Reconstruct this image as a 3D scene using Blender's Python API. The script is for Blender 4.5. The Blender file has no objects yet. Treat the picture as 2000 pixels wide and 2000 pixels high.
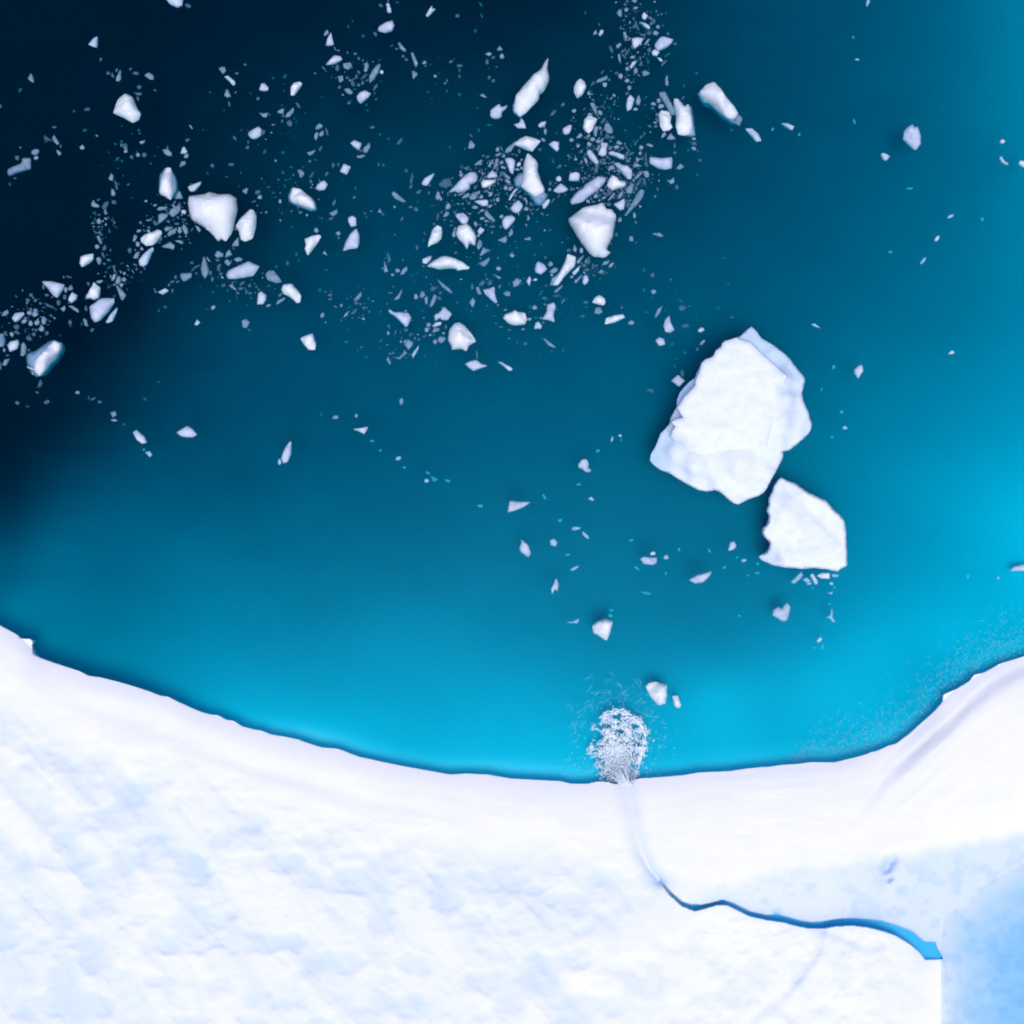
import bpy, bmesh, math, random
import numpy as np
from mathutils import Vector
from mathutils.geometry import delaunay_2d_cdt

# ---------------------------------------------------------------- camera, sky, sun, exposure
H = 100.0            # camera height over the water, metres
K = 0.04             # metres per photo pixel at the water
scene = bpy.context.scene
cam_d = bpy.data.cameras.new('camera'); cam = bpy.data.objects.new('camera', cam_d)
scene.collection.objects.link(cam); scene.camera = cam
cam.location = (0, 0, H); cam.rotation_euler = (0, 0, 0)
cam_d.sensor_width = 36; cam_d.lens = 36 * H / (2000 * K)
cam_d.clip_start = 1; cam_d.clip_end = 5000

SUN_EL, SUN_AZ = 76.0, 172.0     # azimuth clockwise from +Y (photo top)
world = bpy.data.worlds.new('World'); scene.world = world; world.use_nodes = True
wn = world.node_tree; bg = wn.nodes['Background']
sky = wn.nodes.new('ShaderNodeTexSky'); sky.sky_type = 'NISHITA'; sky.sun_disc = False
sky.sun_elevation = math.radians(SUN_EL); sky.sun_rotation = math.radians(SUN_AZ)
sky.air_density = 1.0; sky.dust_density = 2.0; sky.ozone_density = 1.0
wn.links.new(sky.outputs[0], bg.inputs[0]); bg.inputs[1].default_value = 0.15
sd = bpy.data.lights.new('sun', 'SUN'); sun = bpy.data.objects.new('sun', sd)
scene.collection.objects.link(sun)
sd.energy = 1.2; sd.angle = math.radians(32); sd.color = (1.0, 0.96, 0.90)
az = math.radians(SUN_AZ); el = math.radians(SUN_EL)
d = Vector((math.sin(az)*math.cos(el), math.cos(az)*math.cos(el), math.sin(el)))
sun.rotation_euler = d.to_track_quat('Z', 'Y').to_euler()
vs = scene.view_settings
vs.view_transform = 'Standard'; vs.look = 'None'; vs.gamma = 1.0; vs.exposure = 0.25
scene.cycles.transparent_max_bounces = 24
scene.cycles.max_bounces = 6
scene.cycles.caustics_reflective = False; scene.cycles.caustics_refractive = False
scene.cycles.pixel_filter_type = 'BLACKMAN_HARRIS'; scene.cycles.filter_width = 1.9

# ---------------------------------------------------------------- helpers
COL = scene.collection
def W(px, py, z=0.0):
    s = K * (H - z) / H
    return (px - 1000.0) * s, (1000.0 - py) * s, z

def mesh_obj(name, verts, faces, mat, parent=None, smooth=True, sharp=None, attrs=None):
    me = bpy.data.meshes.new(name)
    me.from_pydata([tuple(v) for v in verts], [], [tuple(f) for f in faces])
    me.validate(clean_customdata=False)
    if attrs:
        for an, vals in attrs.items():
            a = me.attributes.new(an, 'FLOAT', 'POINT')
            a.data.foreach_set('value', np.asarray(vals, dtype=np.float32))
    me.polygons.foreach_set('use_smooth', [smooth]*len(me.polygons))
    if sharp: me.set_sharp_from_angle(angle=math.radians(sharp))
    for m in (mat if isinstance(mat, list) else [mat]): me.materials.append(m)
    o = bpy.data.objects.new(name, me); COL.objects.link(o)
    if parent: o.parent = parent
    return o

def grid_obj(name, X, Y, Z, mat, attrs=None):
    n, m = X.shape
    V = np.stack([X, Y, Z], -1).reshape(-1, 3).astype(np.float32)
    i = np.arange(n*m).reshape(n, m)
    q = np.stack([i[:-1, :-1], i[1:, :-1], i[1:, 1:], i[:-1, 1:]], -1).reshape(-1, 4)
    me = bpy.data.meshes.new(name)
    me.vertices.add(len(V)); me.vertices.foreach_set('co', V.ravel())
    me.loops.add(q.size); me.loops.foreach_set('vertex_index', q.ravel().astype(np.int32))
    me.polygons.add(len(q)); me.polygons.foreach_set('loop_start', (np.arange(len(q))*4).astype(np.int32))
    me.update(calc_edges=True); me.validate()
    me.polygons.foreach_set('use_smooth', [True]*len(me.polygons))
    if attrs:
        for an, vals in attrs.items():
            a = me.attributes.new(an, 'FLOAT', 'POINT'); a.data.foreach_set('value', vals.ravel().astype(np.float32))
    me.materials.append(mat)
    o = bpy.data.objects.new(name, me); COL.objects.link(o)
    return o

def tag(o, label=None, cat=None, group=None, kind=None):
    if label: o['label'] = label
    if cat: o['category'] = cat
    if group: o['group'] = group
    if kind: o['kind'] = kind
    return o

# value noise
_tab = np.random.RandomState(7).rand(256, 256)
def vnoise(x, y):
    xi = np.floor(x).astype(int); yi = np.floor(y).astype(int)
    fx = x - xi; fy = y - yi
    fx = fx*fx*fx*(fx*(fx*6-15)+10); fy = fy*fy*fy*(fy*(fy*6-15)+10)
    a = _tab[xi & 255, yi & 255]; b = _tab[(xi+1) & 255, yi & 255]
    c = _tab[xi & 255, (yi+1) & 255]; e = _tab[(xi+1) & 255, (yi+1) & 255]
    return (a*(1-fx)+b*fx)*(1-fy) + (c*(1-fx)+e*fx)*fy
def fbm(x, y, o=4, g=0.5):
    s = 0; a = 1; t = 0
    for k in range(o):
        s = s + a*vnoise(x*2**k + 17.3*k, y*2**k + 5.1*k); t += a; a *= g
    return s/t
def sstep(a, b, x):
    t = np.clip((x-a)/(b-a), 0, 1); return t*t*(3-2*t)

# ---------------------------------------------------------------- materials
def new_mat(name):
    m = bpy.data.materials.new(name); m.use_nodes = True
    nt = m.node_tree; nt.nodes.clear()
    out = nt.nodes.new('ShaderNodeOutputMaterial')
    return m, nt, out

def ice_mat(name, col, col2, clear=0.0, rim_clear=0.5, nscale=1.2, rough=0.55, bump=0.03):
    """ice: two tones by noise; thin margins (vertex attribute rim) are clearer"""
    m, nt, out = new_mat(name)
    N = nt.nodes; L = nt.links
    geo = N.new('ShaderNodeNewGeometry')
    nz = N.new('ShaderNodeTexNoise'); nz.inputs['Scale'].default_value = nscale
    nz.inputs['Detail'].default_value = 5; nz.inputs['Roughness'].default_value = 0.6
    L.new(geo.outputs['Position'], nz.inputs['Vector'])
    mr = N.new('ShaderNodeMapRange'); mr.inputs[1].default_value = 0.35; mr.inputs[2].default_value = 0.68
    L.new(nz.outputs[0], mr.inputs[0])
    mx = N.new('ShaderNodeMix'); mx.data_type = 'RGBA'
    mx.inputs[6].default_value = (*col, 1); mx.inputs[7].default_value = (*col2, 1)
    L.new(mr.outputs[0], mx.inputs[0])
    at = N.new('ShaderNodeAttribute'); at.attribute_name = 'blue'
    mb = N.new('ShaderNodeMix'); mb.data_type = 'RGBA'
    mb.inputs[7].default_value = (0.42, 0.60, 0.86, 1)
    L.new(at.outputs['Fac'], mb.inputs[0]); L.new(mx.outputs[2], mb.inputs[6])
    n2 = N.new('ShaderNodeTexNoise'); n2.inputs['Scale'].default_value = 6; n2.inputs['Detail'].default_value = 4
    L.new(geo.outputs['Position'], n2.inputs['Vector'])
    bp = N.new('ShaderNodeBump'); bp.inputs['Strength'].default_value = 0.35; bp.inputs['Distance'].default_value = bump
    L.new(n2.outputs[0], bp.inputs['Height'])
    pb = N.new('ShaderNodeBsdfPrincipled'); pb.inputs['Roughness'].default_value = rough
    pb.inputs['Specular IOR Level'].default_value = 0.25
    L.new(mb.outputs[2], pb.inputs['Base Color']); L.new(bp.outputs[0], pb.inputs['Normal'])
    if clear > 0 or rim_clear > 0:
        ar = N.new('ShaderNodeAttribute'); ar.attribute_name = 'rim'
        mm = N.new('ShaderNodeMath'); mm.operation = 'MULTIPLY_ADD'
        mm.inputs[1].default_value = rim_clear; mm.inputs[2].default_value = clear; mm.use_clamp = True
        L.new(ar.outputs['Fac'], mm.inputs[0])
        tr = N.new('ShaderNodeBsdfTransparent'); ms = N.new('ShaderNodeMixShader')
        L.new(mm.outputs[0], ms.inputs[0]); L.new(pb.outputs[0], ms.inputs[1]); L.new(tr.outputs[0], ms.inputs[2])
        L.new(ms.outputs[0], out.inputs[0])
    else:
        L.new(pb.outputs[0], out.inputs[0])
    return m

def water_mat(name, absorb, spec=1.0):
    """clear water: faint Fresnel gloss over a straight-through body that absorbs light with depth"""
    m, nt, out = new_mat(name); N = nt.nodes; L = nt.links
    geo = N.new('ShaderNodeNewGeometry')
    mp = N.new('ShaderNodeMapping'); mp.inputs['Scale'].default_value = (1, 1.6, 1)
    nz = N.new('ShaderNodeTexNoise'); nz.inputs['Scale'].default_value = 0.9; nz.inputs['Detail'].default_value = 6
    L.new(geo.outputs['Position'], mp.inputs['Vector']); L.new(mp.outputs[0], nz.inputs['Vector'])
    bp = N.new('ShaderNodeBump'); bp.inputs['Strength'].default_value = 0.5; bp.inputs['Distance'].default_value = 0.06
    L.new(nz.outputs[0], bp.inputs['Height'])
    gl = N.new('ShaderNodeBsdfGlossy'); gl.inputs['Roughness'].default_value = 0.12
    tr = N.new('ShaderNodeBsdfTransparent')
    fr = N.new('ShaderNodeFresnel'); fr.inputs['IOR'].default_value = 1.33
    ml = N.new('ShaderNodeMath'); ml.operation = 'MULTIPLY'; ml.inputs[1].default_value = spec
    L.new(bp.outputs[0], gl.inputs['Normal']); L.new(bp.outputs[0], fr.inputs['Normal'])
    L.new(fr.outputs[0], ml.inputs[0])
    ms = N.new('ShaderNodeMixShader')
    L.new(ml.outputs[0], ms.inputs[0]); L.new(tr.outputs[0], ms.inputs[1]); L.new(gl.outputs[0], ms.inputs[2])
    L.new(ms.outputs[0], out.inputs['Surface'])
    dens = max(absorb)
    va = N.new('ShaderNodeVolumeAbsorption'); va.inputs['Density'].default_value = dens
    va.inputs['Color'].default_value = (*[1 - a/dens for a in absorb], 1)
    L.new(va.outputs[0], out.inputs['Volume'])
    return m

AB = (4.50, 0.237, 0.199)           # absorption per metre of the sea water, r g b
M_sea = water_mat('sea_water', AB, 0.02)
M_melt = water_mat('melt_water', (1.8, 0.54, 0.10), 0.3)
M_stream = water_mat('stream_water', (7.0, 1.25, 0.28), 0.3)
M_bed = ice_mat('underwater_ice', (0.50, 0.68, 0.91), (0.52, 0.70, 0.91), 0, 0, 0.25, 0.9, 0.0)
M_snow = ice_mat('snow', (0.94, 0.895, 0.92), (0.895, 0.865, 0.915), 0, 0, 0.35, 0.7, 0.02)
M_W = ice_mat('white_ice', (0.90, 0.88, 0.93), (0.78, 0.82, 0.93), 0.0, 0.60, 1.3)
M_L = ice_mat('pale_ice', (0.68, 0.70, 0.84), (0.42, 0.50, 0.70), 0.05, 0.72, 1.6)
M_M = ice_mat('grey_ice', (0.30, 0.40, 0.54), (0.15, 0.25, 0.38), 0.18, 0.5, 2.2)
M_D = ice_mat('clear_grey_ice', (0.10, 0.20, 0.29), (0.07, 0.15, 0.23), 0.45, 0.3, 2.5)
M_T = ice_mat('sunken_ice', (0.05, 0.22, 0.28), (0.04, 0.16, 0.22), 0.55, 0.25, 2.5)
M_S = ice_mat('submerged_ledge_ice', (0.30, 0.36, 0.56), (0.48, 0.55, 0.76), 0.15, 0.75, 1.8)
M_B = ice_mat('thin_blue_ice', (0.42, 0.62, 0.80), (0.26, 0.48, 0.68), 0.18, 0.6, 2.0)
M_foam = ice_mat('foam', (0.92, 0.94, 0.97), (0.75, 0.84, 0.93), 0.0, 0.0, 8, 0.6)
M_veil = ice_mat('thin_foam', (0.40, 0.80, 0.92), (0.25, 0.66, 0.84), 0.72, 0.0, 8, 0.6)
M_grey_ripple = ice_mat('ripple_glint', (0.40, 0.62, 0.72), (0.30, 0.55, 0.68), 0.85, 0.0, 8, 0.6)  # pale tone stands for light reflected by ripples

EDGE = [(-3000, 800), (-1200, 900), (-500, 1020), (-150, 1135), (0, 1222), (20, 1233), (34, 1241), (38, 1247), (50, 1248), (59, 1248), (63, 1253), (63, 1259), (59, 1265), (62, 1276), (66, 1280),
 (85, 1288), (105, 1295), (121, 1300), (155, 1311), (172, 1320), (195, 1323), (232, 1332), (245, 1336), (262, 1341), (290, 1350), (313, 1359), (327, 1361), (350, 1372), (372, 1382), (396, 1392),
 (412, 1396), (424, 1397), (442, 1406), (456, 1408), (473, 1419), (500, 1426), (510, 1427), (530, 1435), (556, 1439), (575, 1443), (600, 1451), (628, 1460), (660, 1463), (700, 1478), (750, 1489), (790, 1497), (830, 1504), (880, 1513), (912, 1511), (950, 1513), (1000, 1521), (1040, 1523),
 (1075, 1525), (1095, 1526), (1115, 1531), (1150, 1531), (1167, 1527), (1188, 1528), (1201, 1532), (1215, 1529), (1235, 1525), (1252, 1521), (1290, 1518), (1330, 1515), (1365, 1509), (1390, 1508), (1430, 1506), (1460, 1501), (1500, 1498), (1530, 1494), (1560, 1492), (1585, 1489), (1632, 1489), (1655, 1483), (1680, 1477), (1715, 1466),
 (1735, 1457), (1752, 1452), (1763, 1443), (1780, 1431), (1792, 1419), (1810, 1403), (1830, 1385), (1842, 1372), (1843, 1357), (1856, 1351), (1868, 1346), (1893, 1331), (1903, 1318), (1922, 1314), (1940, 1304), (1952, 1297), (1978, 1289), (2000, 1282), (2100, 1245), (2400, 1140), (3300, 960), (5000, 860)]
E = np.array(EDGE, float)
# ---------------------------------------------------------------- sea floor of submerged ice: depths tuned to set the water's brightness
# (photo x, photo y, depth in metres)
DEPTHS = [(0, 0, 7.91), (200, 100, 7.82), (0, 400, 7.91), (200, 600, 7.82), (0, 700, 7.91), (100, 800, 7.73), (0, 900, 7.55), (0, 1000, 5.65), (0, 1060, 4.09), (0, 1130, 3.36), (0, 1200, 1.42), (400, 0, 7.73), (600, 0, 7.39), (800, 0, 7.22), (1000, 0, 7.06), (1200, 0, 6.32), (1300, 0, 5.48), (1400, 0, 4.96), (1600, 0, 4.22), (1800, 0, 3.52), (2000, 0, 2.35), (400, 200, 7.22), (600, 200, 6.32), (800, 200, 6.05), (1000, 200, 5.78), (1200, 200, 5.48), (1400, 200, 4.90), (1600, 200, 4.22), (1800, 200, 3.43), (2000, 200, 2.28), (400, 400, 6.75), (600, 400, 5.41), (800, 400, 4.96), (1000, 400, 4.85), (1300, 400, 4.74), (1500, 400, 4.22), (1700, 400, 3.57), (1850, 400, 3.11), (2000, 400, 2.28), (300, 550, 6.75), (400, 600, 5.30), (600, 600, 4.74), (800, 600, 4.42), (1000, 600, 4.22), (1300, 600, 4.03), (1500, 550, 3.84), (1700, 600, 3.15), (2000, 600, 2.16), (200, 750, 6.46), (300, 750, 5.30), (400, 800, 4.63), (600, 800, 4.22), (800, 800, 3.98), (1000, 800, 3.75), (1200, 800, 3.66), (1650, 800, 2.63), (1800, 800, 2.27), (2000, 800, 1.69), (100, 900, 5.66), (200, 900, 4.79), (400, 950, 4.03), (600, 950, 3.66), (800, 950, 3.48), (1000, 950, 3.23), (1300, 1000, 3.02), (1700, 950, 2.09), (1850, 1000, 1.44), (2000, 1000, 0.85), (100, 1050, 3.30), (200, 1100, 3.23), (400, 1100, 2.75), (600, 1100, 2.94), (800, 1100, 2.81), (1000, 1100, 2.70), (1200, 1100, 2.71), (1400, 1150, 2.62), (1600, 1150, 2.04), (1800, 1100, 1.60), (1900, 1120, 1.23), (2000, 1120, 0.80), (100, 1220, 2.37), (200, 1250, 2.41), (400, 1250, 2.07), (600, 1250, 2.03), (800, 1230, 1.85), (1000, 1230, 2.12), (1200, 1230, 2.32), (1400, 1250, 2.16), (1550, 1250, 1.66), (1700, 1250, 1.02), (1850, 1230, 0.80), (2000, 1220, 0.92), (400, 1350, 1.25), (600, 1350, 1.38), (800, 1350, 1.43), (1000, 1350, 1.23), (1400, 1350, 0.81), (1600, 1350, 0.81), (1800, 1320, 1.21), (1950, 1270, 0.84), (600, 1430, 0.34), (800, 1440, 0.95), (1000, 1440, 0.97), (1350, 1430, 1.00), (1500, 1420, 1.14), (1650, 1430, 0.96), (1000, 1500, 0.32), (1500, 1480, 0.51), (1700, 1440, 0.53)]
SP = np.array([(a, b) for a, b, c in DEPTHS], float)/1000.0
SVv = np.array([c for a, b, c in DEPTHS], float)
def _U(r2): return np.where(r2 > 1e-12, 0.5*r2*np.log(np.maximum(r2, 1e-12)), 0)
def tps_fit(P, v, lam):
    n = len(P); D = ((P[:, None]-P[None])**2).sum(-1)
    A = np.zeros((n+3, n+3)); A[:n, :n] = _U(D) + lam*np.eye(n)
    A[:n, n] = 1; A[:n, n+1:] = P; A[n, :n] = 1; A[n+1:, :n] = P.T
    return np.linalg.solve(A, np.concatenate([v, [0, 0, 0]]))
_c = tps_fit(SP, SVv, 0.004)
def depth_at(px, py):
    q = np.stack([np.clip(px, -150, 2150)/1000.0, np.clip(py, -150, 1650)/1000.0], -1)
    sh = q.shape[:-1]; q = q.reshape(-1, 2); out = np.empty(len(q))
    for s in range(0, len(q), 20000):
        b = q[s:s+20000]; D = ((b[:, None]-SP[None])**2).sum(-1)
        out[s:s+20000] = _U(D) @ _c[:-3] + _c[-3] + b @ _c[-2:]
    return np.clip(out.reshape(sh), 0.32, 12)
gx = np.concatenate([[-9000, -5000, -2500, -1200, -600], np.arange(-300, 2301, 12), [2600, 3200, 4500, 7000, 11000]]).astype(float)
gy = np.concatenate([[-9000, -5000, -2500, -1200, -600], np.arange(-300, 1701, 12), [1900, 2200, 3200, 4500, 7000, 11000]]).astype(float)
GX, GY = np.meshgrid(gx, gy)
Dp = depth_at(GX, GY)
Dp = Dp*(1 + 0.07*(fbm(GX/120.+3, GY/70., 4)-.5) + 0.03*(fbm(GX/30., GY/22.+7, 2)-.5))
_ed = np.full(GX.shape, 1e9)
for (x0, y0), (x1, y1) in zip(EDGE[:-1], EDGE[1:]):
    dx, dy = x1-x0, y1-y0; tt = np.clip(((GX-x0)*dx+(GY-y0)*dy)/(dx*dx+dy*dy), 0, 1)
    _ed = np.minimum(_ed, np.hypot(GX-x0-tt*dx, GY-y0-tt*dy))
_ew = 0.25 + 0.75*sstep(150, 700, GX)
_under = GY > np.interp(GX, np.maximum.accumulate(E[:, 0]+np.arange(len(E))*1e-3), E[:, 1])
Dp = np.maximum(Dp*(1 - .50*_ew*(1-sstep(0, 60, np.where(_under, 0, _ed)))), .28)  # floor raised along the rim to lighten the shadow line there
sc = K*(H+Dp)/H
grid_obj('seabed', (GX-1000)*sc, (1000-GY)*sc, -Dp, M_bed)
tag(bpy.data.objects['seabed'], 'pale submerged ice floor sloping down under the blue bay', 'seabed', kind='structure')

# water body: one closed box
R = 420.0
v = [(-R, -R, -40), (R, -R, -40), (R, R, -40), (-R, R, -40), (-R, -R, 0), (R, -R, 0), (R, R, 0), (-R, R, 0)]
f = [(3, 2, 1, 0), (4, 5, 6, 7), (0, 1, 5, 4), (1, 2, 6, 5), (2, 3, 7, 6), (3, 0, 4, 7)]
tag(mesh_obj('water', v, f, M_sea, smooth=False), 'deep blue to turquoise water of the bay', 'water', kind='structure')

# ---------------------------------------------------------------- ice shelf
seg = np.hypot(*np.diff(E, axis=0).T); cum = np.concatenate([[0], np.cumsum(seg)])
i0 = np.searchsorted(cum, cum[3]); s0, s1 = cum[3], cum[-4]
sarr = np.concatenate([cum[:3], np.arange(s0, s1, 2.6), cum[-4:]])
ex = np.interp(sarr, cum, E[:, 0]); ey = np.interp(sarr, cum, E[:, 1])
# rows
ytop = 1640.0
k0 = 120
t = (np.linspace(0, 1, k0+1)[:-1])**1.25
rows_abs = np.concatenate([np.arange(ytop, 1705, 2.6), np.arange(1705, 1885, 1.3), np.arange(1885, 2060, 3.0), [2080, 2120, 2200, 2350, 2600, 3200, 4200, 6000]])
xb = np.interp(np.arange(len(sarr)), np.arange(len(sarr)), ex)
# straighten columns below ytop: monotone x
mono = np.maximum.accumulate(ex + np.arange(len(ex))*1e-3)
_kw = np.hanning(63)[1:-1]; _kw /= _kw.sum(); _mid = np.convolve(np.pad(mono[3:-4], 30, mode='reflect', reflect_type='odd'), _kw, 'valid')
mono[3:-4] = _mid; mono = np.maximum.accumulate(mono + np.arange(len(ex))*1e-4)
PX = np.zeros((k0+len(rows_abs), len(sarr))); PY = np.zeros_like(PX)
for i in range(k0):
    PX[i] = ex*(1-t[i]) + mono*t[i]; PY[i] = ey*(1-t[i]) + ytop*t[i]
for j, yy in enumerate(rows_abs):
    PX[k0+j] = mono; PY[k0+j] = yy

def densify0(P):
    r = random.Random(3); out = []
    for (x0, y0), (x1, y1) in zip(P, P[1:]+P[:1]):
        n = max(1, int(math.hypot(x1-x0, y1-y0)/6)) if max(x0, x1) < 2030 and max(y0, y1) < 2120 else 1
        for i in range(n):
            t = i/n; out.append((x0+(x1-x0)*t + (r.uniform(-2.6, 2.6) if i else 0), y0+(y1-y0)*t + (r.uniform(-2, 2) if i else 0)))
    return out
def poly_dist(px, py, pts):
    """distance to an open polyline (px units)"""
    best = np.full(px.shape, 1e9)
    for (x0, y0), (x1, y1) in zip(pts[:-1], pts[1:]):
        dx, dy = x1-x0, y1-y0; L2 = dx*dx+dy*dy
        tt = np.clip(((px-x0)*dx+(py-y0)*dy)/L2, 0, 1)
        best = np.minimum(best, np.hypot(px-x0-tt*dx, py-y0-tt*dy))
    return best
def inside(px, py, pts):
    c = np.zeros(px.shape, bool); n = len(pts)
    for i in range(n):
        x0, y0 = pts[i]; x1, y1 = pts[(i+1) % n]
        if y0 == y1: continue
        cr = ((y0 > py) != (y1 > py)) & (px < (x1-x0)*(py-y0)/(y1-y0)+x0)
        c ^= cr
    return c
UP = [(1289, 1719), (1310, 1743), (1332, 1762), (1349, 1767), (1370, 1768), (1395, 1763), (1411, 1758), (1432, 1765), (1465, 1781), (1496, 1788), (1519, 1786), (1544, 1793), (1564, 1799), (1585, 1802), (1614, 1799), (1639, 1795), (1668, 1794), (1697, 1796), (1722, 1799), (1751, 1808), (1780, 1819), (1805, 1839), (1827, 1840), (1831, 1852), (1840, 1868)]
LO = [(1289, 1721), (1308, 1746), (1332, 1768), (1357, 1778), (1370, 1775), (1399, 1766), (1419, 1766), (1440, 1775), (1465, 1788), (1496, 1795), (1531, 1800), (1556, 1807), (1581, 1812), (1606, 1812), (1631, 1808), (1664, 1806), (1697, 1810), (1726, 1817), (1751, 1826), (1776, 1841), (1796, 1858), (1806, 1872), (1840, 1872)]
UP = [(x, y-1.5) for x, y in UP]; LO = [(x, y+2.0) for x, y in LO]
CH = UP + LO[::-1]
POOL = [(2400, 1500), (2000, 1688), (1978, 1697), (1962, 1707), (1929, 1724), (1915, 1736), (1904, 1746), (1892, 1765), (1862, 1775), (1852, 1783), (1846, 1792), (1842, 1808), (1841, 1835), (1838, 1850), (1840, 1869), (1847, 1898), (1845, 1935), (1849, 1976), (1847, 2000), (1850, 2100), (1900, 2300), (2600, 2300)]
RIDGE = [(1320, 1724), (1360, 1716), (1400, 1722), (1440, 1714), (1470, 1700), (1500, 1692), (1560, 1680), (1620, 1678), (1700, 1662), (1800, 1650), (1850, 1640), (1900, 1632), (1960, 1624), (2000, 1612), (2400, 1500)]
POOL = [tuple(q) for q in densify0(POOL)]
CREST = [(2060, 1300), (1990, 1335), (1935, 1365), (1895, 1395), (1860, 1432), (1820, 1465), (1770, 1510), (1730, 1545), (1700, 1585), (1660, 1630)]
VENT = [(1215, 1500), (1225, 1535), (1232, 1575), (1240, 1620), (1252, 1662), (1268, 1695), (1289, 1721)]
CRACK = [(1605, 1815), (1600, 1850), (1575, 1890), (1540, 1935), (1500, 1968), (1460, 2000), (1430, 2030)]
LEDGE = [(1595, 1812), (1640, 1830), (1690, 1850), (1715, 1852), (1722, 1845)]
CUT = [(1320, 1762), (1357, 1776), (1392, 1768), (1420, 1772), (1450, 1790), (1490, 1802), (1540, 1808), (1580, 1818), (1610, 1818)]

def ridge_side(px, py):
    """signed distance below the bright crest line that bounds the bluer slope (positive south)"""
    pts = np.array(RIDGE)
    yl = np.interp(px, pts[:, 0], pts[:, 1]) + 10*(fbm(px/14., py/400., 2)-.5)
    return py - yl
def crest_side(px, py):
    pts = np.array(CREST)[::-1]
    yl = np.interp(px, pts[:, 0], pts[:, 1])
    return py - yl
_ex = np.arange(-400, 2500, 2.0); _ey0 = np.interp(_ex, np.maximum.accumulate(E[:, 0]+np.arange(len(E))*1e-3), E[:, 1])
_ey = np.convolve(np.pad(_ey0, 20, 'edge'), np.hanning(43)[1:-1]/np.hanning(43).sum(), 'valid')
def edge_y(px):
    return np.interp(px, _ex, _ey)

def stz(px): return np.interp(px, [1280, 1500, 1700, 1840], [3.02, 2.92, 2.76, 2.60])
def ice_height(px, py):
    d = np.maximum(py - edge_y(px), 0)
    h = 2.25 + 1.25*(1-np.exp(-d/60.)) + 0.0011*np.minimum(d, 500)
    h = h + 0.10*(fbm(px/70., py/45., 3)-.5)*sstep(0, 60, d)
    # long swales running along the rim
    along = (py - edge_y(px))
    h = h + 0.035*(fbm(px/260.+3, along/16., 3)-.5)*sstep(5, 40, d)*(1-sstep(120, 220, d))
    h = h - 0.22*np.exp(-((along-62-0.02*px)/26.)**2)*sstep(80, 250, px)*(1-sstep(620, 900, px))
    # melt hollows, stretched along the flow lines of the lower left
    w = sstep(70, 190, d)*(1-sstep(1150, 1420, px+0.3*(py-1700)))
    u = px*0.66+py*0.75; vv = -px*0.75+py*0.66
    nn = fbm(u/75., vv/26., 3)
    cups = fbm(px/62.+9, py/40.+4, 3, .42)
    gro = fbm(u/380.+2, vv/52.+8, 3)
    h = h - w*(0.19*sstep(.34, .8, cups) + 0.18*sstep(.38, .85, gro))
    h = h - w*0.10*(fbm(px/24., py/17., 2)-.5) - w*0.07*(fbm(u/85.+5, (vv+34*fbm(px/90., py/90., 2))/19.+3, 3)-.5)
    w2 = sstep(1760, 1900, py)*sstep(1050, 1250, px)*(1-sstep(1760, 1840, px))
    h = h - w2*0.16*sstep(.35, .8, fbm(px/55., py/42., 2))
    # crest on the right: the side towards the sea is lower
    cs = crest_side(px, py)
    wx = sstep(1640, 1790, px)
    h = h - 0.38*wx*(1-sstep(-34, 5, cs+8*(fbm(px/60., py/60., 2)-.5)))*(0.35+0.65*sstep(-150, -10, cs)) 
    h = h + 0.05*(fbm(px/200., cs/20., 3)-.5)*sstep(1300, 1500, px)*(1-sstep(1640, 1700, py))
    # bluer slope below the ridge
    rs = ridge_side(px, py); wr = sstep(1290, 1400, px)
    north = rs > 0
    chy = np.interp(px, [p[0] for p in UP], [p[1] for p in UP])
    slope = sstep(0, 110, rs)*0.95
    onN = (py < chy+2)
    h = h - wr*np.where(onN | (px > 1838), slope, 0)
    h = h - wr*np.where(onN, 0, 0.10)
    h = h - wr*0.12*(fbm(px/22., py/22., 3)-.5)*sstep(0, 20, rs)*2.0
    # meltwater trough from the notch in the rim
    dv = poly_dist(px, py, VENT)
    h = h - 0.42*np.exp(-(dv/17.)**2)*sstep(1475, 1530, py)*(1-sstep(1720, 1750, py)) - 0.30*np.exp(-(dv/6.)**2)*sstep(1640, 1700, py)*(1-sstep(1722, 1750, py))
    # side cracks
    h = h - 0.18*np.exp(-(poly_dist(px, py, CRACK)/9.)**2) - 0.2*np.exp(-(poly_dist(px, py, LEDGE)/9.)**2)
    # two small sink holes
    for hx, hy, r, dp in ((1737, 1684, 11, .75), (1732, 1700, 6, .45), (1737, 1717, 5, .6)):
        h = h - dp*np.exp(-(((px-hx)*.8+(py-hy)*.25)**2+((py-hy)*.75)**2)/r**2)
    # gully
    dc = poly_dist(px, py, UP); dl = poly_dist(px, py, LO)
    inn = inside(px, py, CH)
    dd = np.minimum(dc, dl)
    h = np.where(inn, np.minimum(h, stz(px)-.02-0.22*sstep(0, 3, dd)), h)
    # pool basin
    ip = inside(px, py, POOL)
    dpq = poly_dist(px, py, POOL)
    bas = 2.50 - 0.10*sstep(0, 60, dpq) - 0.10*sstep(40, 150, dpq) + 0.10*(fbm(px/30., py/26., 4)-.5)*sstep(5, 60, dpq) - 0.0
    h = np.where(ip, bas - 0.02, np.where((dpq < 160) & (px > 1600), h*sstep(0, 160, dpq) + np.minimum(h, 2.60+0.5*sstep(0, 160, dpq))*(1-sstep(0, 160, dpq)), h))
    return h - 1.3
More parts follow.
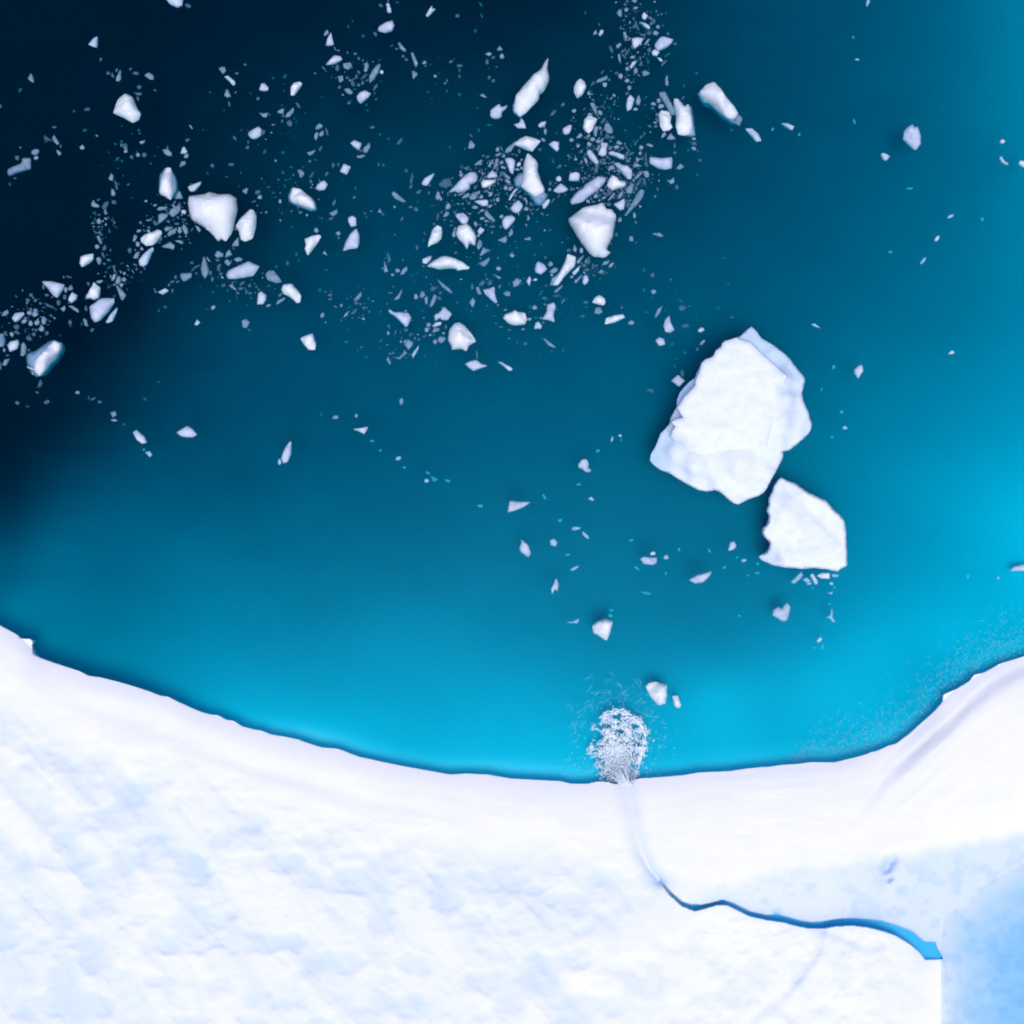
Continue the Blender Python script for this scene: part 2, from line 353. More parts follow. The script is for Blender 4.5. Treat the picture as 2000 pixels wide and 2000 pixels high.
def ice_blue(px, py):
    d = np.maximum(py - edge_y(px), 0)
    w = sstep(90, 220, d)*(1-sstep(1150, 1450, px+0.3*(py-1700)))
    u = px*0.66+py*0.75; vv = -px*0.75+py*0.66
    cups = fbm(px/62.+9, py/40.+4, 3, .42); gro = fbm(u/380.+2, vv/52.+8, 3)
    big = fbm(px/300., py/220., 2)
    left = (1-sstep(500, 1100, px))
    b = w*(0.24*sstep(.42, .76, cups) + 0.16*sstep(.4, .75, gro) + 0.15*sstep(.3, .75, big)*sstep(1450, 1900, py) + 0.05*left + 0.02 + 0.13*sstep(.45, .8, fbm(u/85.+5, (vv+34*fbm(px/90., py/90., 2))/19.+3, 3)))
    w2 = sstep(1780, 1900, py)*sstep(1100, 1300, px)*(1-sstep(1760, 1840, px))
    b = b + w2*0.06 + w2*0.16*sstep(.4, .75, fbm(px/40., py/30., 3))
    rs = ridge_side(px, py); wr = sstep(1290, 1420, px)
    chy = np.interp(px, [p[0] for p in UP], [p[1] for p in UP])
    onN = (py < chy+2)
    b = b + wr*np.where(onN | (px > 1838), sstep(-2, 30, rs)*(0.34+0.16*sstep(1500, 1900, px)) + 0.22*sstep(.45, .75, fbm(px/22., py/22., 3))*sstep(5, 60, rs), 0)
    dv = poly_dist(px, py, VENT)
    b = b + 0.26*np.exp(-(dv/16.)**2)*sstep(1500, 1560, py)*(1-sstep(1722, 1750, py))
    dd = np.minimum(poly_dist(px, py, UP), poly_dist(px, py, LO))
    b = b + 0.25*np.exp(-dd/9.)*wr
    b = b + 0.18*np.exp(-(poly_dist(px, py, CRACK)/8.)**2) + 0.22*np.exp(-(poly_dist(px, py, LEDGE)/8.)**2)
    b = b + 0.25*np.exp(-np.hypot(px-1736, py-1690)**2/14**2) 
    return np.clip(b, 0, 1)
Z = ice_height(PX, PY); B = ice_blue(PX, PY)
sc = K*(H-Z)/H
X = (PX-1000)*sc; Y = (1000-PY)*sc
# cliff rows beneath the rim, leaning slightly in and rough
cl = []
prof = [(-2.6, 1.0), (-1.3, 0.60), (-0.9, 0.48), (-0.55, 0.38), (-0.3, 0.31), (-0.05, 0.25), (0.2, 0.19), (0.45, 0.13), (0.6, 0.09), (0.75, 0.05), (0.88, 0.0)]
tx = np.gradient(X[0]); ty = np.gradient(Y[0]); tl = np.hypot(tx, ty)+1e-9
ks = np.ones(9)/9; tx = np.convolve(tx/tl, ks, 'same'); ty = np.convolve(ty/tl, ks, 'same')
for zz, ins in prof:
    inj = ins + 0.25*(fbm(sarr/18., np.full_like(sarr, zz*1.7+4), 3)-.5)*(zz < 1.1)*.5
    cl.append((X[0] + ty*inj*1.0, Y[0] - tx*inj*1.0, np.minimum(np.full_like(sarr, zz), Z[0]-0.05)))
XX = np.vstack([[c[0] for c in cl], X]); YY = np.vstack([[c[1] for c in cl], Y]); ZZ = np.vstack([[c[2] for c in cl], Z])
BB = np.vstack([np.full((len(cl), X.shape[1]), .12)*np.linspace(1, .1, len(cl))[:, None], B])
ice = grid_obj('ice_shelf', XX, YY, ZZ, M_snow, {'blue': BB})
ice.data.set_sharp_from_angle(angle=math.radians(50))
tag(ice, 'bright white snow covered ice shelf curving across the whole foreground', 'ice shelf', kind='structure')

def slab(name, pts, ztop, zbot, mat, label, cat):
    n = len(pts)
    zt = ztop if callable(ztop) else (lambda x: ztop)
    vv = [W(x, y, float(zt(x))) for x, y in pts] + [W(x, y, float(zt(x)))[:2] + (zbot,) for x, y in pts]
    bm = bmesh.new(); bv = [bm.verts.new(q) for q in vv]
    bm.faces.new(bv[:n]); bm.faces.new(bv[n:][::-1])
    for i in range(n):
        j = (i+1) % n; bm.faces.new((bv[i], bv[n+i], bv[n+j], bv[j]))
    bmesh.ops.recalc_face_normals(bm, faces=bm.faces)
    bmesh.ops.triangulate(bm, faces=bm.faces)
    me = bpy.data.meshes.new(name); bm.to_mesh(me); bm.free(); me.materials.append(mat)
    o = bpy.data.objects.new(name, me); COL.objects.link(o)
    return tag(o, label, cat, kind='structure')
def grow(pts, r):
    P = np.array(pts, float); a = P - np.roll(P, 1, 0); b = np.roll(P, -1, 0) - P
    nr = np.stack([a[:, 1]/np.hypot(*a.T)+b[:, 1]/np.hypot(*b.T), -(a[:, 0]/np.hypot(*a.T)+b[:, 0]/np.hypot(*b.T))], -1)
    nr /= np.maximum(np.hypot(*nr.T)[:, None], .3)
    ar = (P[:, 0]*np.roll(P[:, 1], -1)-np.roll(P[:, 0], -1)*P[:, 1]).sum()
    return [tuple(q) for q in P + nr*r*(1 if ar > 0 else -1)]
slab('melt_pool', grow(POOL, 1.5), 1.20, 0.6, M_melt, 'light blue melt pool lying on the ice at the lower right', 'melt pool')
slab('meltwater_stream', [(x, y+(1.5 if i >= len(UP) else -1.5)) for i, (x, y) in enumerate(CH)], lambda x: stz(x)-1.3-0.05, 0.8, M_stream,
     'narrow deep blue meltwater stream winding through the ice to the pool', 'stream')

# ---------------------------------------------------------------- floating ice
rnd = random.Random(11)
def poly_area(P):
    P = np.asarray(P); return 0.5*abs((P[:, 0]*np.roll(P[:, 1], -1)-np.roll(P[:, 0], -1)*P[:, 1]).sum())
def orient(P):
    P = np.asarray(P, float)
    if (P[:, 0]*np.roll(P[:, 1], -1)-np.roll(P[:, 0], -1)*P[:, 1]).sum() < 0: P = P[::-1]
    return P
def densify(P, step, rough, rs):
    out = []
    n = len(P)
    for i in range(n):
        a = P[i]; b = P[(i+1) % n]; L = np.hypot(*(b-a)); k = max(1, int(round(L/step)))
        nx, ny = (b-a)[1]/(L+1e-9), -(b-a)[0]/(L+1e-9)
        for q in range(k):
            t = q/k; j = 0 if q == 0 else rs.uniform(-1, 1)*rough
            out.append((a[0]+(b[0]-a[0])*t+nx*j, a[1]+(b[1]-a[1])*t+ny*j))
    return np.array(out)
def soften(P, it=1):
    for _ in range(it):
        Q = np.roll(P, -1, 0); P = np.stack([P*.9+Q*.1, P*.1+Q*.9], 1).reshape(-1, 2)
    return P
def pdist(q, P):
    a = P; b = np.roll(P, -1, 0); ab = b-a; L2 = (ab**2).sum(1)+1e-12
    t = np.clip(((q[:, None]-a[None])*ab[None]).sum(-1)/L2[None], 0, 1)
    return np.sqrt((((q[:, None]-a[None]-t[..., None]*ab[None]))**2).sum(-1)).min(1)
def pin(q, P):
    return inside(q[:, 0], q[:, 1], [tuple(p) for p in P])

def cdt_mesh(P, extra, zfun, zbase):
    """closed lump: outline P at the waterline, interior points lifted by zfun, a tapered keel below"""
    n = len(P)
    pts = [Vector(p) for p in P] + [Vector(p) for p in extra]
    vs, es, fs, ov, oe, of = delaunay_2d_cdt(pts, [(i, (i+1) % n) for i in range(n)], [], 1, 1e-5)
    vs = np.array([(v[0], v[1]) for v in vs])
    dist = pdist(vs, P)
    zt = zfun(vs, dist)
    V = [(x, y, z) for (x, y), z in zip(vs, zt)]
    # outline order for skirt
    idx = [-1]*n
    for k, o_ in enumerate(ov):
        for q in o_:
            if q < n: idx[q] = k
    wr_ = min(.10*math.sqrt(poly_area(P)), .24)
    rim = [float(math.exp(-dd/wr_)) for dd in dist]
    F = [tuple(f) for f in fs]
    c = P.mean(0); nb = len(V)
    for i in range(n): V.append(((P[i][0]-c[0])*.9+c[0], (P[i][1]-c[1])*.9+c[1], -zbase)); rim.append(.6)
    V.append((c[0], c[1], -zbase*1.35)); rim.append(0.0)
    for i in range(n):
        j = (i+1) % n
        if idx[i] < 0 or idx[j] < 0: continue
        F.append((idx[j], idx[i], nb+i, nb+j)); F.append((nb+j, nb+i, nb+n))
    return V, F, rim

TONE = {'W': (M_W, 0.42, 1.0), 'L': (M_L, 0.16, .5), 'M': (M_M, 0.09, .3), 'D': (M_D, 0.05, .2), 'T': (M_T, 0.02, .2), 'S': (M_S, 0.0, .2)}
def floe_geom(P, tone, seed, detail):
    """P world-space outline (m).  returns verts, faces, rim"""
    rs = random.Random(seed)
    P = orient(P); A = poly_area(P); s = math.sqrt(A)
    mat, hk, _ = TONE[tone]
    if tone == 'T': P = P  # sunken pieces are placed lower by the caller
    if detail:
        P = soften(P, 1)
        P = densify(P, max(0.16, s/16), s*0.008, rs)
        h = min(hk*s, 1.7) + 0.05
        grooves = [(rs.uniform(0, 3.14), rs.uniform(-.28, .28), rs.uniform(-.5, .5)) for _ in range(2)] if (tone == 'W' and s > 1.3) else []
        # interior: ring just inside the rim + jittered grid
        lo = P.min(0); hi = P.max(0); st = max(0.13, s/13)
        gx_, gy_ = np.meshgrid(np.arange(lo[0], hi[0], st), np.arange(lo[1], hi[1], st*.9))
        q = np.stack([gx_.ravel(), gy_.ravel()], -1)
        q += np.array([[rs.uniform(-.35, .35)*st, rs.uniform(-.35, .35)*st] for _ in range(len(q))])
        # rim ring
        a = P - np.roll(P, 1, 0); b = np.roll(P, -1, 0)-P
        nr = -np.stack([(a+b)[:, 1], -(a+b)[:, 0]], -1); nr /= np.hypot(*nr.T)[:, None]+1e-9
        q2 = P + nr*min(st*.5, .12); q3 = P + nr*min(st*.9, .3)
        q = np.vstack([q2, q3, q]); dd = pdist(q, P); q = q[pin(q, P) & (dd > min(st*.3, .07))]
        c = P.mean(0)
        ang = rs.uniform(0, 6.28); facets = []
        for k in range(5):
            ang += 6.28/5 + rs.uniform(-.5, .5); sl = rs.uniform(.35, 1.1)
            facets.append((math.cos(ang)*sl, math.sin(ang)*sl, rs.uniform(.10, .45)))
        we = 0.07*s if tone == 'W' else 0.05*s
        def zf(v, d):
            z = h*(1-np.exp(-d/we))
            r = (v-c)/s
            for fx_, fy_, o_ in facets:
                z = np.minimum(z, np.maximum(h*(1+o_ - (r[:, 0]*fx_+r[:, 1]*fy_)*2.4), .12*h) * (1-np.exp(-d/we)))
            z = z + h*0.10*(fbm(v[:, 0]*1.3/s*3+seed, v[:, 1]*3/s, 2)-.5)*(d > .01)
            for ga, go, gc in grooves:
                u_ = ((v[:, 0]-c[0])*math.cos(ga)+(v[:, 1]-c[1])*math.sin(ga))/s; t_ = (-(v[:, 0]-c[0])*math.sin(ga)+(v[:, 1]-c[1])*math.cos(ga))/s
                z = z - .13*h*np.exp(-((u_-go-gc*t_*t_)/.035)**2)*(d > .05)
            return np.where(d < 1e-4, 0.0, np.maximum(z, .015))
        return cdt_mesh(P, q, zf, 0.18*s+.1)
    # small chip: rings
    n = len(P); c = P.mean(0); h = hk*s+.03
    V = []; F = []; rim = []
    for k, (sc_, z_, r_) in enumerate(((.9, -.10*s-.05, .6), (1.0, 0.0, 1.0), (.84, h*.75, 0.35), (.5, h, 0.0))):
        for p in P:
            V.append((c[0]+(p[0]-c[0])*sc_, c[1]+(p[1]-c[1])*sc_, z_ + (rs.uniform(-.15, .15)*h if k > 1 else 0))); rim.append(r_)
    for k in range(3):
        for i in range(n):
            j = (i+1) % n; F.append((k*n+i, k*n+j, (k+1)*n+j, (k+1)*n+i))
    V.append((c[0], c[1], h*1.05)); rim.append(0.); V.append((c[0], c[1], -.12*s-.06)); rim.append(0.)
    for i in range(n):
        j = (i+1) % n; F.append((3*n+i, 3*n+j, 4*n)); F.append((j, i, 4*n+1))
    return V, F, rim

def ell(x, y, L, w, ang, rs):
    n = rs.choice([5, 6, 6, 7]); a0 = rs.uniform(0, 6.28); pts = []
    ca, sa = math.cos(math.radians(ang)), math.sin(math.radians(ang))
    for i in range(n):
        t = a0 + 6.283*i/n + rs.uniform(-.22, .22); r = rs.uniform(.85, 1.18)
        u = math.cos(t)*L/2*r; vv_ = math.sin(t)*w/2*r
        pts.append((x + u*ca - vv_*sa, y - u*sa - vv_*ca))
    return pts

DATA = """@0 0 4.83
W p 107,105 111,94 118,88 125,91 130,103 133,107 131,113 125,116 118,112 107,107 #kite|bright white kite shaped ice floe with grey margin, alone in the dark upper left water|the white kite shaped floe
L p 83,42 88,36 92,34 92,41 91,45 87,44
M p 26,74 29,69 31,72 32,78 29,77
L p 155,-3 173,-3 172,5 167,7 160,4
D e 177,5 6 4 -20
M p 75,139 78,136 80,139 79,141 76,141
M p 7,160 10,158 20,154 21,149 29,149 29,159 22,161 12,164 9,166 7,164 #stick|long grey stick of broken ice lying near the left edge of the dark water|the long grey ice stick
M e 33,143 8 6 30
M e 34,149 5 4 30
D e 16,149 5 5 0
D e 19,139 2 3 90
D p 41,127 46,130 50,133 48,133 43,132 42,135
M p 49,130 51,127 56,135 54,137 51,134
D e 57,138 4 2 80
M p 53,141 57,143 58,145 56,147 54,145
D e 51,120 5 3 -10
D e 95,56 4 2.5 75
D e 102,69 4 4 0
D e 106,71 6 3 -70
D e 110,66 3 4 0
M p 113,66 114,66 114,74 112,77 109,76 110,72
D e 123,65 4 3 60
D e 128,69 6 3 -5
M p 136,71 140,68 145,71 145,75 141,75
D e 131,82 5 4 0
D e 146,85 3 2 0
D p 126,87 131,87 134,88 133,90 129,90
D e 130,93 5 2.5 -75
D e 82,103 6 3.5 10
T e 79,122 5 3 25
T e 18,84 5 3 60
T e 69,104 3 3 0
T e 90,127 3 2 0
M p 178,118 180,118 182,121 181,122
T e 130,122 3 3 0
T e 131,125 3 3 0
M p 131,134 137,132 136,135 133,136
T e 108,135 3 2 0
D e 115,137 4 4 0
D e 118,138 5 7 0
D e 124,148 4 4 0
M e 130,146 5 4 0
D e 136,146 5 5 0
T e 110,149 5 3 40
D e 177,132 5 3 20
M p 153,141 158,140 162,144 162,147 158,147 155,145
D e 158,139 2 4 0
L p 170,145 172,139 174,138 177,143 175,145
M e 176,147 6 4 30
M p 169,158 171,152 175,152 175,155
W p 150,182 152,168 157,158 161,158 163,168 164,180 161,189 158,187 #bullet|upright white bullet shaped floe with dim submerged flanks, above left of the biggest left floe|the upright bullet shaped floe
S p 149,179 150,165 155,158 161,158 166,168 167,178 163,187 150,183
D e 181,174 2 5 80
L p 177,176 184,173 190,171 189,174 184,180 180,181 178,179
M p 102,169 105,163 107,166 106,171
D p 107,168 111,173 111,179 109,179
D e 121,174 3 2 40
D e 14,168 3 2 0
T e 8,173 3 3 0
D e 0,100 3 4 0
@160 360 8.05
M p 46,6 50,8 53,14 51,18 46,18
M p 14,30 18,24 21,29 27,33 27,36 19,36 15,34
D e 26,24 7 3 30
D p 31,34 35,28 41,26 42,30 39,36 34,40 32,38
D e 50,28 8 8 30
T e 19,45 9 3 -60
T e 19,54 8 4 -75
M p 23,56 27,53 31,58 28,62 24,62
D e 17,61 7 4 20
D e 26,67 5 4 0
D e 21,75 8 3 -35
D e 31,79 5 4 0
M p 23,82 27,80 30,86 31,93 29,94 25,87
M e 24,98 8 8 -30
D e 35,100 10 6 75
D e 33,111 12 4 -65
T e 38,110 4 3 0
M p 22,116 27,114 31,118 29,124 27,127 24,123
D e 35,125 6 5 0
D e 42,119 7 5 -20
T e 41,130 10 4 40
D p 48,130 51,126 53,135 56,141 50,138
M p 46,150 50,140 54,142 52,148 48,152
M p 52,155 55,146 59,144 61,148 61,153 56,158
M e 67,140 6 4 60
M p 62,150 66,145 70,149 68,153 64,153
M p 58,157 62,155 66,157 62,163
M p 53,158 60,163 70,174 64,183 61,181 57,170
W p 10,170 14,163 19,153 22,157 29,162 28,172 26,178 18,181 12,178 7,179 #ragged|ragged white floe with a peaked top, just above the broad pale lilac slab at left|the ragged white floe at left
S p 4,181 5,174 10,168 14,163 19,166 28,172 26,179 18,182 12,179 8,180
M e 28,153 12 6 10
D e 10,156 5 7 0
W p 92,85 98,79 110,75 119,71 125,73 126,77 122,85 116,92 110,96 101,97 93,91 #pillow|rounded white pillow of ice below left of the biggest left floe|the rounded white ice pillow
L p 89,119 96,110 105,102 112,98 113,103 109,108 107,114 102,126 96,130 90,127 #tongue|pale blue tongue shaped floe pointing up right, directly under the rounded white ice pillow|the pale tongue shaped floe
D e 75,104 9 7 60
M p 80,115 85,107 91,105 90,110 88,116 82,117
M e 88,94 7 9 0
M e 94,101 5 7 0
D e 84,103 4 4 0
M p 80,90 82,79 86,80 87,83 83,90
M e 90,73 8 5 20
D e 98,73 4 3 0
D e 92,60 6 6 0
D e 97,65 4 2 -30
D e 105,68 6 5 0
D e 108,55 5 6 70
D p 111,60 114,55 118,62 118,66 114,64
M p 120,62 120,48 125,45 136,47 133,52 125,59
M p 118,38 122,35 135,35 133,39 124,41 119,41
M p 137,47 138,40 148,34 155,32 155,40 151,46 142,52
L e 160,43 8 9 20
D e 145,29 9 4 50
M p 146,23 150,12 154,10 159,22 153,23
D e 133,41 4 4 0
D e 136,58 7 5 0
M p 129,70 133,66 143,67 139,71 132,74
M p 134,79 137,73 146,69 148,76 141,79 136,82
M p 150,74 152,66 156,68 157,75 153,78
M p 157,67 160,62 166,69 167,76 163,80 160,75
D e 173,71 8 2.5 60
M p 178,64 184,67 187,72 185,76 181,71
D e 149,62 9 4 0
D e 154,82 6 4 0
D e 131,82 5 4 0
M p 146,88 156,88 160,92 157,94 148,90
M p 124,98 132,94 139,90 146,96 144,103 138,101 132,100
D e 160,55 3 8 80
D e 151,52 5 5 0
D e 124,86 5 7 0
D e 122,91 4 4 0
D e 83,126 9 4 -30
D e 86,133 3 6 0
D e 80,137 8 3 -60
D e 73,134 3 6 0
D e 93,138 4 4 0
D e 98,132 6 3 -50
T e 77,145 6 3 30
T e 50,175 6 4 50
D e 173,123 6 5 0
D p 171,136 178,128 186,126 186,128 178,132 173,137
M p 154,144 156,140 171,139 173,141 172,146 162,153 158,152
D e 147,146 5 7 0
D e 142,153 8 4 20
D e 150,153 8 3 30
D e 137,158 4 6 0
L p 119,169 131,163 137,167 127,174 121,171
D p 112,163 114,163 118,170 115,172
D e 142,167 4 10 0
D e 180,140 6 3 -50
@0 400 4.83
W p 75,55 76,49 80,47 88,46 88,51 84,55 77,59 #loaf|small bright white loaf of ice standing alone above the peaked ragged floe at left|the small bright ice loaf
L p 84,96 95,88 108,88 108,92 102,101 93,110 89,111 86,107 #slab|broad pale lilac slab of ice at the lower left of the drifting pack|the broad lilac slab
L p 100,110 104,103 111,96 110,101 106,110 101,112 99,110
L p 39,72 50,72 61,75 60,79 54,88 50,86 45,79 #wedge|pale downward pointing triangular floe near the left edge|the pale downward pointing triangle
D e 41,77 3 6 0
D e 44,85 5 3 0
D e 60,68 2 3 0
D e 65,68 2.5 6 75
M p 63,80 67,75 69,79 67,81
M e 62,80 3 6 0
D e 61,87 4 5 0
L p 65,87 68,82 73,85 72,89 67,93 64,90
D p 41,92 47,94 53,98 51,98 44,96
D e 55,92 4 6 0
M p 57,98 61,95 62,98 60,101
M p 64,95 69,95 74,99 74,102 69,99
D e 29,85 4 4 0
D e 26,90 5 5 0
D e 33,90 4 4 0
D e 38,93 3 3 0
M e 5,102 9 5 40
L p 11,107 14,102 22,101 23,103 18,109 14,111
M e 28,102 6 5 0
M p 30,104 32,98 35,98 36,104 32,106
M e 41,109 5 8 0
M e 23,110 6 4 30
M e 29,112 5 6 0
M e 35,111 6 5 40
M e 39,117 5 6 0
D e 15,115 6 6 0
D e 17,121 4 3 0
M e 11,122 4 5 0
D e 5,121 3 5 0
M p -2,122 3,121 5,128 3,134 -2,134
L p 7,133 9,129 17,127 18,131 16,136 9,139
D e 32,122 4 5 0
D e 34,118 3 3 0
D e 44,121 4 4 0
D e 27,126 5 7 60
M p 19,142 20,132 22,129 25,134 24,141 21,143
M e 4,137 3 4 0
M p 2,151 4,146 9,145 7,149 5,152
D e 27,137 3 3 0
D e 0,152 3 8 0
D e 7,142 4 2 0
W p 32,156 33,147 45,134 51,128 57,131 56,137 48,146 42,156 37,162 #leftblock|oblong white block leaning up right, blue submerged rim, lowest near the left edge|the oblong white block at the left edge
S p 24,142 27,139 32,138 45,129 51,127 59,130 59,136 53,146 47,152 40,161 34,163 28,158 25,150
L p 25,152 33,155 32,156 26,154
M e 31,159 3 4 0
D p 36,168 38,164 40,168 39,171 35,173
D e 35,177 4 2 -30
D e 44,186 4 6 -60
D e 16,187 5 4 -20
T e 25,190 4 2 0
M e 73,177 5 4 0
D e 88,183 6 2 25
D e 94,186 5 3 0
T e 83,182 2 5 0
T e 149,167 5 2 0
T e 136,183 5 2.5 -40
M p 78,108 80,107 82,109 83,115 80,114
D e 87,118 5 3 60
D e 66,111 4 5 0
T e 76,112 2 4 0
L p 183,113 186,108 189,111 186,114
D e 81,98 3 6 0
T e 149,99 2 5 0
T e 155,96 4 3 0
@400 0 4.83
L p 163,29 164,25 170,21 177,19 179,24 177,29 170,31 #egg|pale egg shaped floe near the top edge, left of centre|the pale egg shaped floe near the top
D e 161,32 5 3 -50
L p 171,3 174,3 176,9 176,12 172,12
D e 173,1 2 3 0
D e 166,5 5 3 -40
T e 181,1 4 2 0
M p 112,33 114,29 116,28 117,31 114,34
L p 114,43 115,37 119,30 122,42 119,43
D e 123,46 5 2 -60
L p 114,61 118,56 122,52 128,53 130,56 123,60 117,61 #topsliver|pale sliver shaped floe above a ring of small grey chips, upper left of centre|the pale sliver over the chip ring
M p 130,60 134,59 138,59 139,63 135,66 131,64
D e 125,64 4 7 0
D e 112,64 6 2 -50
M p 182,40 184,40 190,47 189,49 184,46
D e 181,46 4 2 0
T e 176,42 4 2 20
T e 149,33 3 4 0
T e 135,24 2 4 0
D e 187,53 4 3 0
D e 190,56 4 3 0
T e 139,19 2 2 0
D e 145,55 4 3 -30
D e 149,57 2 3 0
M p 150,67 151,60 153,58 155,62 153,67 151,68
M p 155,78 155,72 158,66 164,60 166,61 164,68 159,75 156,78
L e 167,68 4 4 0
D e 145,68 4 3 -50
D p 146,75 150,71 155,69 150,74
D e 143,72 3 5 0
D e 139,77 3 6 0
D e 140,80 4 3 0
D e 145,80 4 3 0
D e 149,78 3 4 0
D e 161,82 9 3 60
T e 160,87 4 2 60
M p 125,72 130,71 131,76 127,78
D e 127,82 4 3 40
M p 131,84 136,83 140,87 138,89 134,88
L p 143,91 146,87 151,85 157,88 154,92 147,98 144,95
D e 136,97 4 3 0
T e 137,94 2 2 0
T e 152,98 3 3 0
T e 153,103 3 2 0
D e 104,69 3 2 40
M p 13,65 15,63 19,63 20,67 17,70
L p 18,72 22,71 28,76 29,79 27,81 24,78
M p 18,90 21,83 25,91 21,92
D e 29,87 4 2 40
D e 30,69 4 3 0
D e 38,61 4 2 0
D e 23,98 7 2.5 -80
L p 51,85 53,79 56,78 60,82 60,85 56,86
D e 50,93 4 3 60
W p 81,90 81,82 84,78 90,77 92,79 88,85 84,90 #tooth|small white tooth shaped floe alone in the upper left dark water|the small white tooth shaped floe
T e 64,73 3 3 0
T e 75,71 6 2.5 50
M p 51,106 55,107 60,106 58,111 54,110
D e 61,108 2 2 0
M p 68,106 71,103 75,102 74,107 71,107
D e 74,109 3 3 0
D e 73,114 3 3 0
M p 76,111 77,107 84,101 84,105 80,110
D e 80,116 6 6 -40
D e 88,99 7 3 -55
T e 84,111 2 2 0
L p 41,125 45,122 51,119 54,122 53,128 48,131 44,131 41,128 #nugget|pale rounded nugget of ice, midway between the kite shaped floe and the chip ring|the pale rounded nugget
D e 55,125 6 3 70
D e 28,130 6 3 -50
D e 41,134 2 4 0
D e 40,139 4 4 0
T e 56,142 6 3 65
M p 104,122 105,119 108,116 111,118 111,120 107,122
M e 105,128 8 4 80
M e 110,126 6 4 60
D e 115,124 9 2.5 -75
M p 96,144 99,143 105,141 102,145 99,147
D e 109,140 7 2.5 60
D e 99,152 3 3 0
T e 104,150 3 2 0
L p 137,135 141,132 148,135 147,139 145,142 141,139
D e 147,142 5 2 -20
M p 149,140 156,134 156,139 153,144 150,144
M p 143,147 148,146 152,146 148,149 144,149
D e 158,120 5 3 0
D e 184,133 8 3 50
T e 165,126 3 3 0
T e 173,130 3 3 0
L p 127,162 131,154 138,157 134,165 #square|small square pale floe with crisp corners, left of the dense central pack|the small square floe
D e 121,156 3 5 0
D e 126,155 2 4 0
M p 87,160 91,160 94,163 93,166 90,168
L p 104,178 106,174 110,171 113,170 116,174 113,179 108,180
D e 100,171 3 4 0
D e 101,165 2 4 0
D e 115,164 5 3 60
T e 73,162 3 4 0
T e 81,157 4 2 0
D e 7,156 4 4 0
D e 25,155 6 3 0
T e 2,163 4 2 -60
T e 20,166 3 2 0
M p 35,180 39,177 41,178 39,183 37,182
D e 50,181 7 4 20
M e 52,186 5 4 0
D e 46,190 2 6 -70
T e 64,181 5 2 0
M e 71,190 3 4 0
D e 122,191 7 3 70
W p 83,177 90,178 96,183 101,187 104,192 103,197 98,196 90,194 82,190 80,186 #shoe|white shoe shaped floe sloping down right, right of the biggest left floe|the white shoe shaped floe
S p 78,184 82,176 87,177 94,182 100,185 104,190 106,198 100,199 92,196 84,193 79,190
T e 142,177 5 2 -70
M p 176,183 178,180 183,184 190,190 187,191 180,188
D e 141,186 3 3 0
D e 190,161 3 4 0
D e 164,155 2 4 0
T e 168,155 3 4 0
T e 75,175 4 2 -60
T e 76,169 3 2 0
T e 80,168 2 3 0
W p -15,185 -7,184 0,183 4,181 12,183 24,183 27,185 30,187 31,199 29,206 26,219 20,228 15,225 13,228 6,220 0,215 -12,208 -14,203 -16,192 #leftbig|largest floe of the left pack, smooth bright white five sided block of ice|the biggest left floe
@800 0 4.83
L p 15,15 18,9 21,5 22,8 25,8 21,12 17,16
D e 45,15 5 4 40
T e 67,3 6 2 -50
T e 68,14 6 2 -60
T e 166,11 2 4 0
T e 62,28 3 4 0
M p 1,50 3,49 6,55 8,60 6,64 4,60
M p 2,67 5,67 8,70 3,75
M e 14,59 5 3 30
D e 15,62 3 2 0
D e 39,58 5 3 30
D e 47,62 6 3 0
D e 47,66 2 4 0
D e 47,72 2 4 0
D e 35,76 3 4 0
M p 82,47 85,43 88,47 85,48
M e 87,53 5 5 0
M p 71,51 75,49 78,51 75,53
D e 79,54 4 3 40
D e 73,58 4 6 0
D e 82,63 2 2 0
D e 75,73 3 4 0
D e 79,76 4 4 0
W p 131,54 130,65 132,73 131,78 127,86 123,88 122,94 117,99 109,107 104,110 99,105 99,98 100,90 108,80 116,71 124,65 127,59 #spear|big white spearhead floe with a sharp tip pointing up right, top centre|the white spearhead floe
S p 97,105 97,99 100,92 106,99 113,104 104,111
L p 76,110 76,104 82,99 85,98 87,101 92,99 92,101 87,106 87,110 84,112 79,112 #snail|pale rounded floe with a little horn, left of the foot of the white spearhead|the pale horned floe
M p 66,90 69,88 73,92 70,92
L p 98,117 103,116 105,111 108,114 110,121 102,121
T e 75,117 6 2 0
L p 121,118 124,115 129,114 128,118 125,120 122,120
M e 127,119 2 3 0
M e 128,124 3 6 0
M e 126,132 5 3 -30
D e 136,106 7 3 50
D e 145,98 3 4 0
M e 155,105 4 3 0
W p 155,82 157,77 161,74 165,77 167,82 163,90 158,93 155,87 #drop|small white drop shaped floe to the right of the white spearhead|the white drop shaped floe
L p 145,123 149,119 153,118 152,124 148,127 145,126
M p 177,75 182,73 187,71 186,75 181,77 176,78
D p 170,82 173,76 176,78 173,80
M e 184,80 5 5 0
D e 188,75 4 3 0
M e 169,88 4 5 0
D e 182,68 5 2 60
D e 173,94 4 2 0
M p 174,30 176,28 177,32 173,33
L p 178,33 180,28 183,28 183,31 180,34
D e 190,46 8 3 -65
D e 179,23 2 3 0
M p 55,140 56,134 58,132 62,137 60,140 57,140
D e 58,128 5 2 -40
T e 38,138 3 3 60
T e 65,122 3 4 0
W p 98,136 104,131 110,128 117,130 124,133 119,139 116,143 112,142 105,139 #hat|white hat shaped floe touching the top of the tall bottle shaped floe|the white hat shaped floe
M p 90,143 91,140 100,133 103,134 97,140 92,145
L p 131,136 137,133 141,134 141,141 139,143 135,140
D e 123,141 4 3 50
T e 135,151 6 2 -60
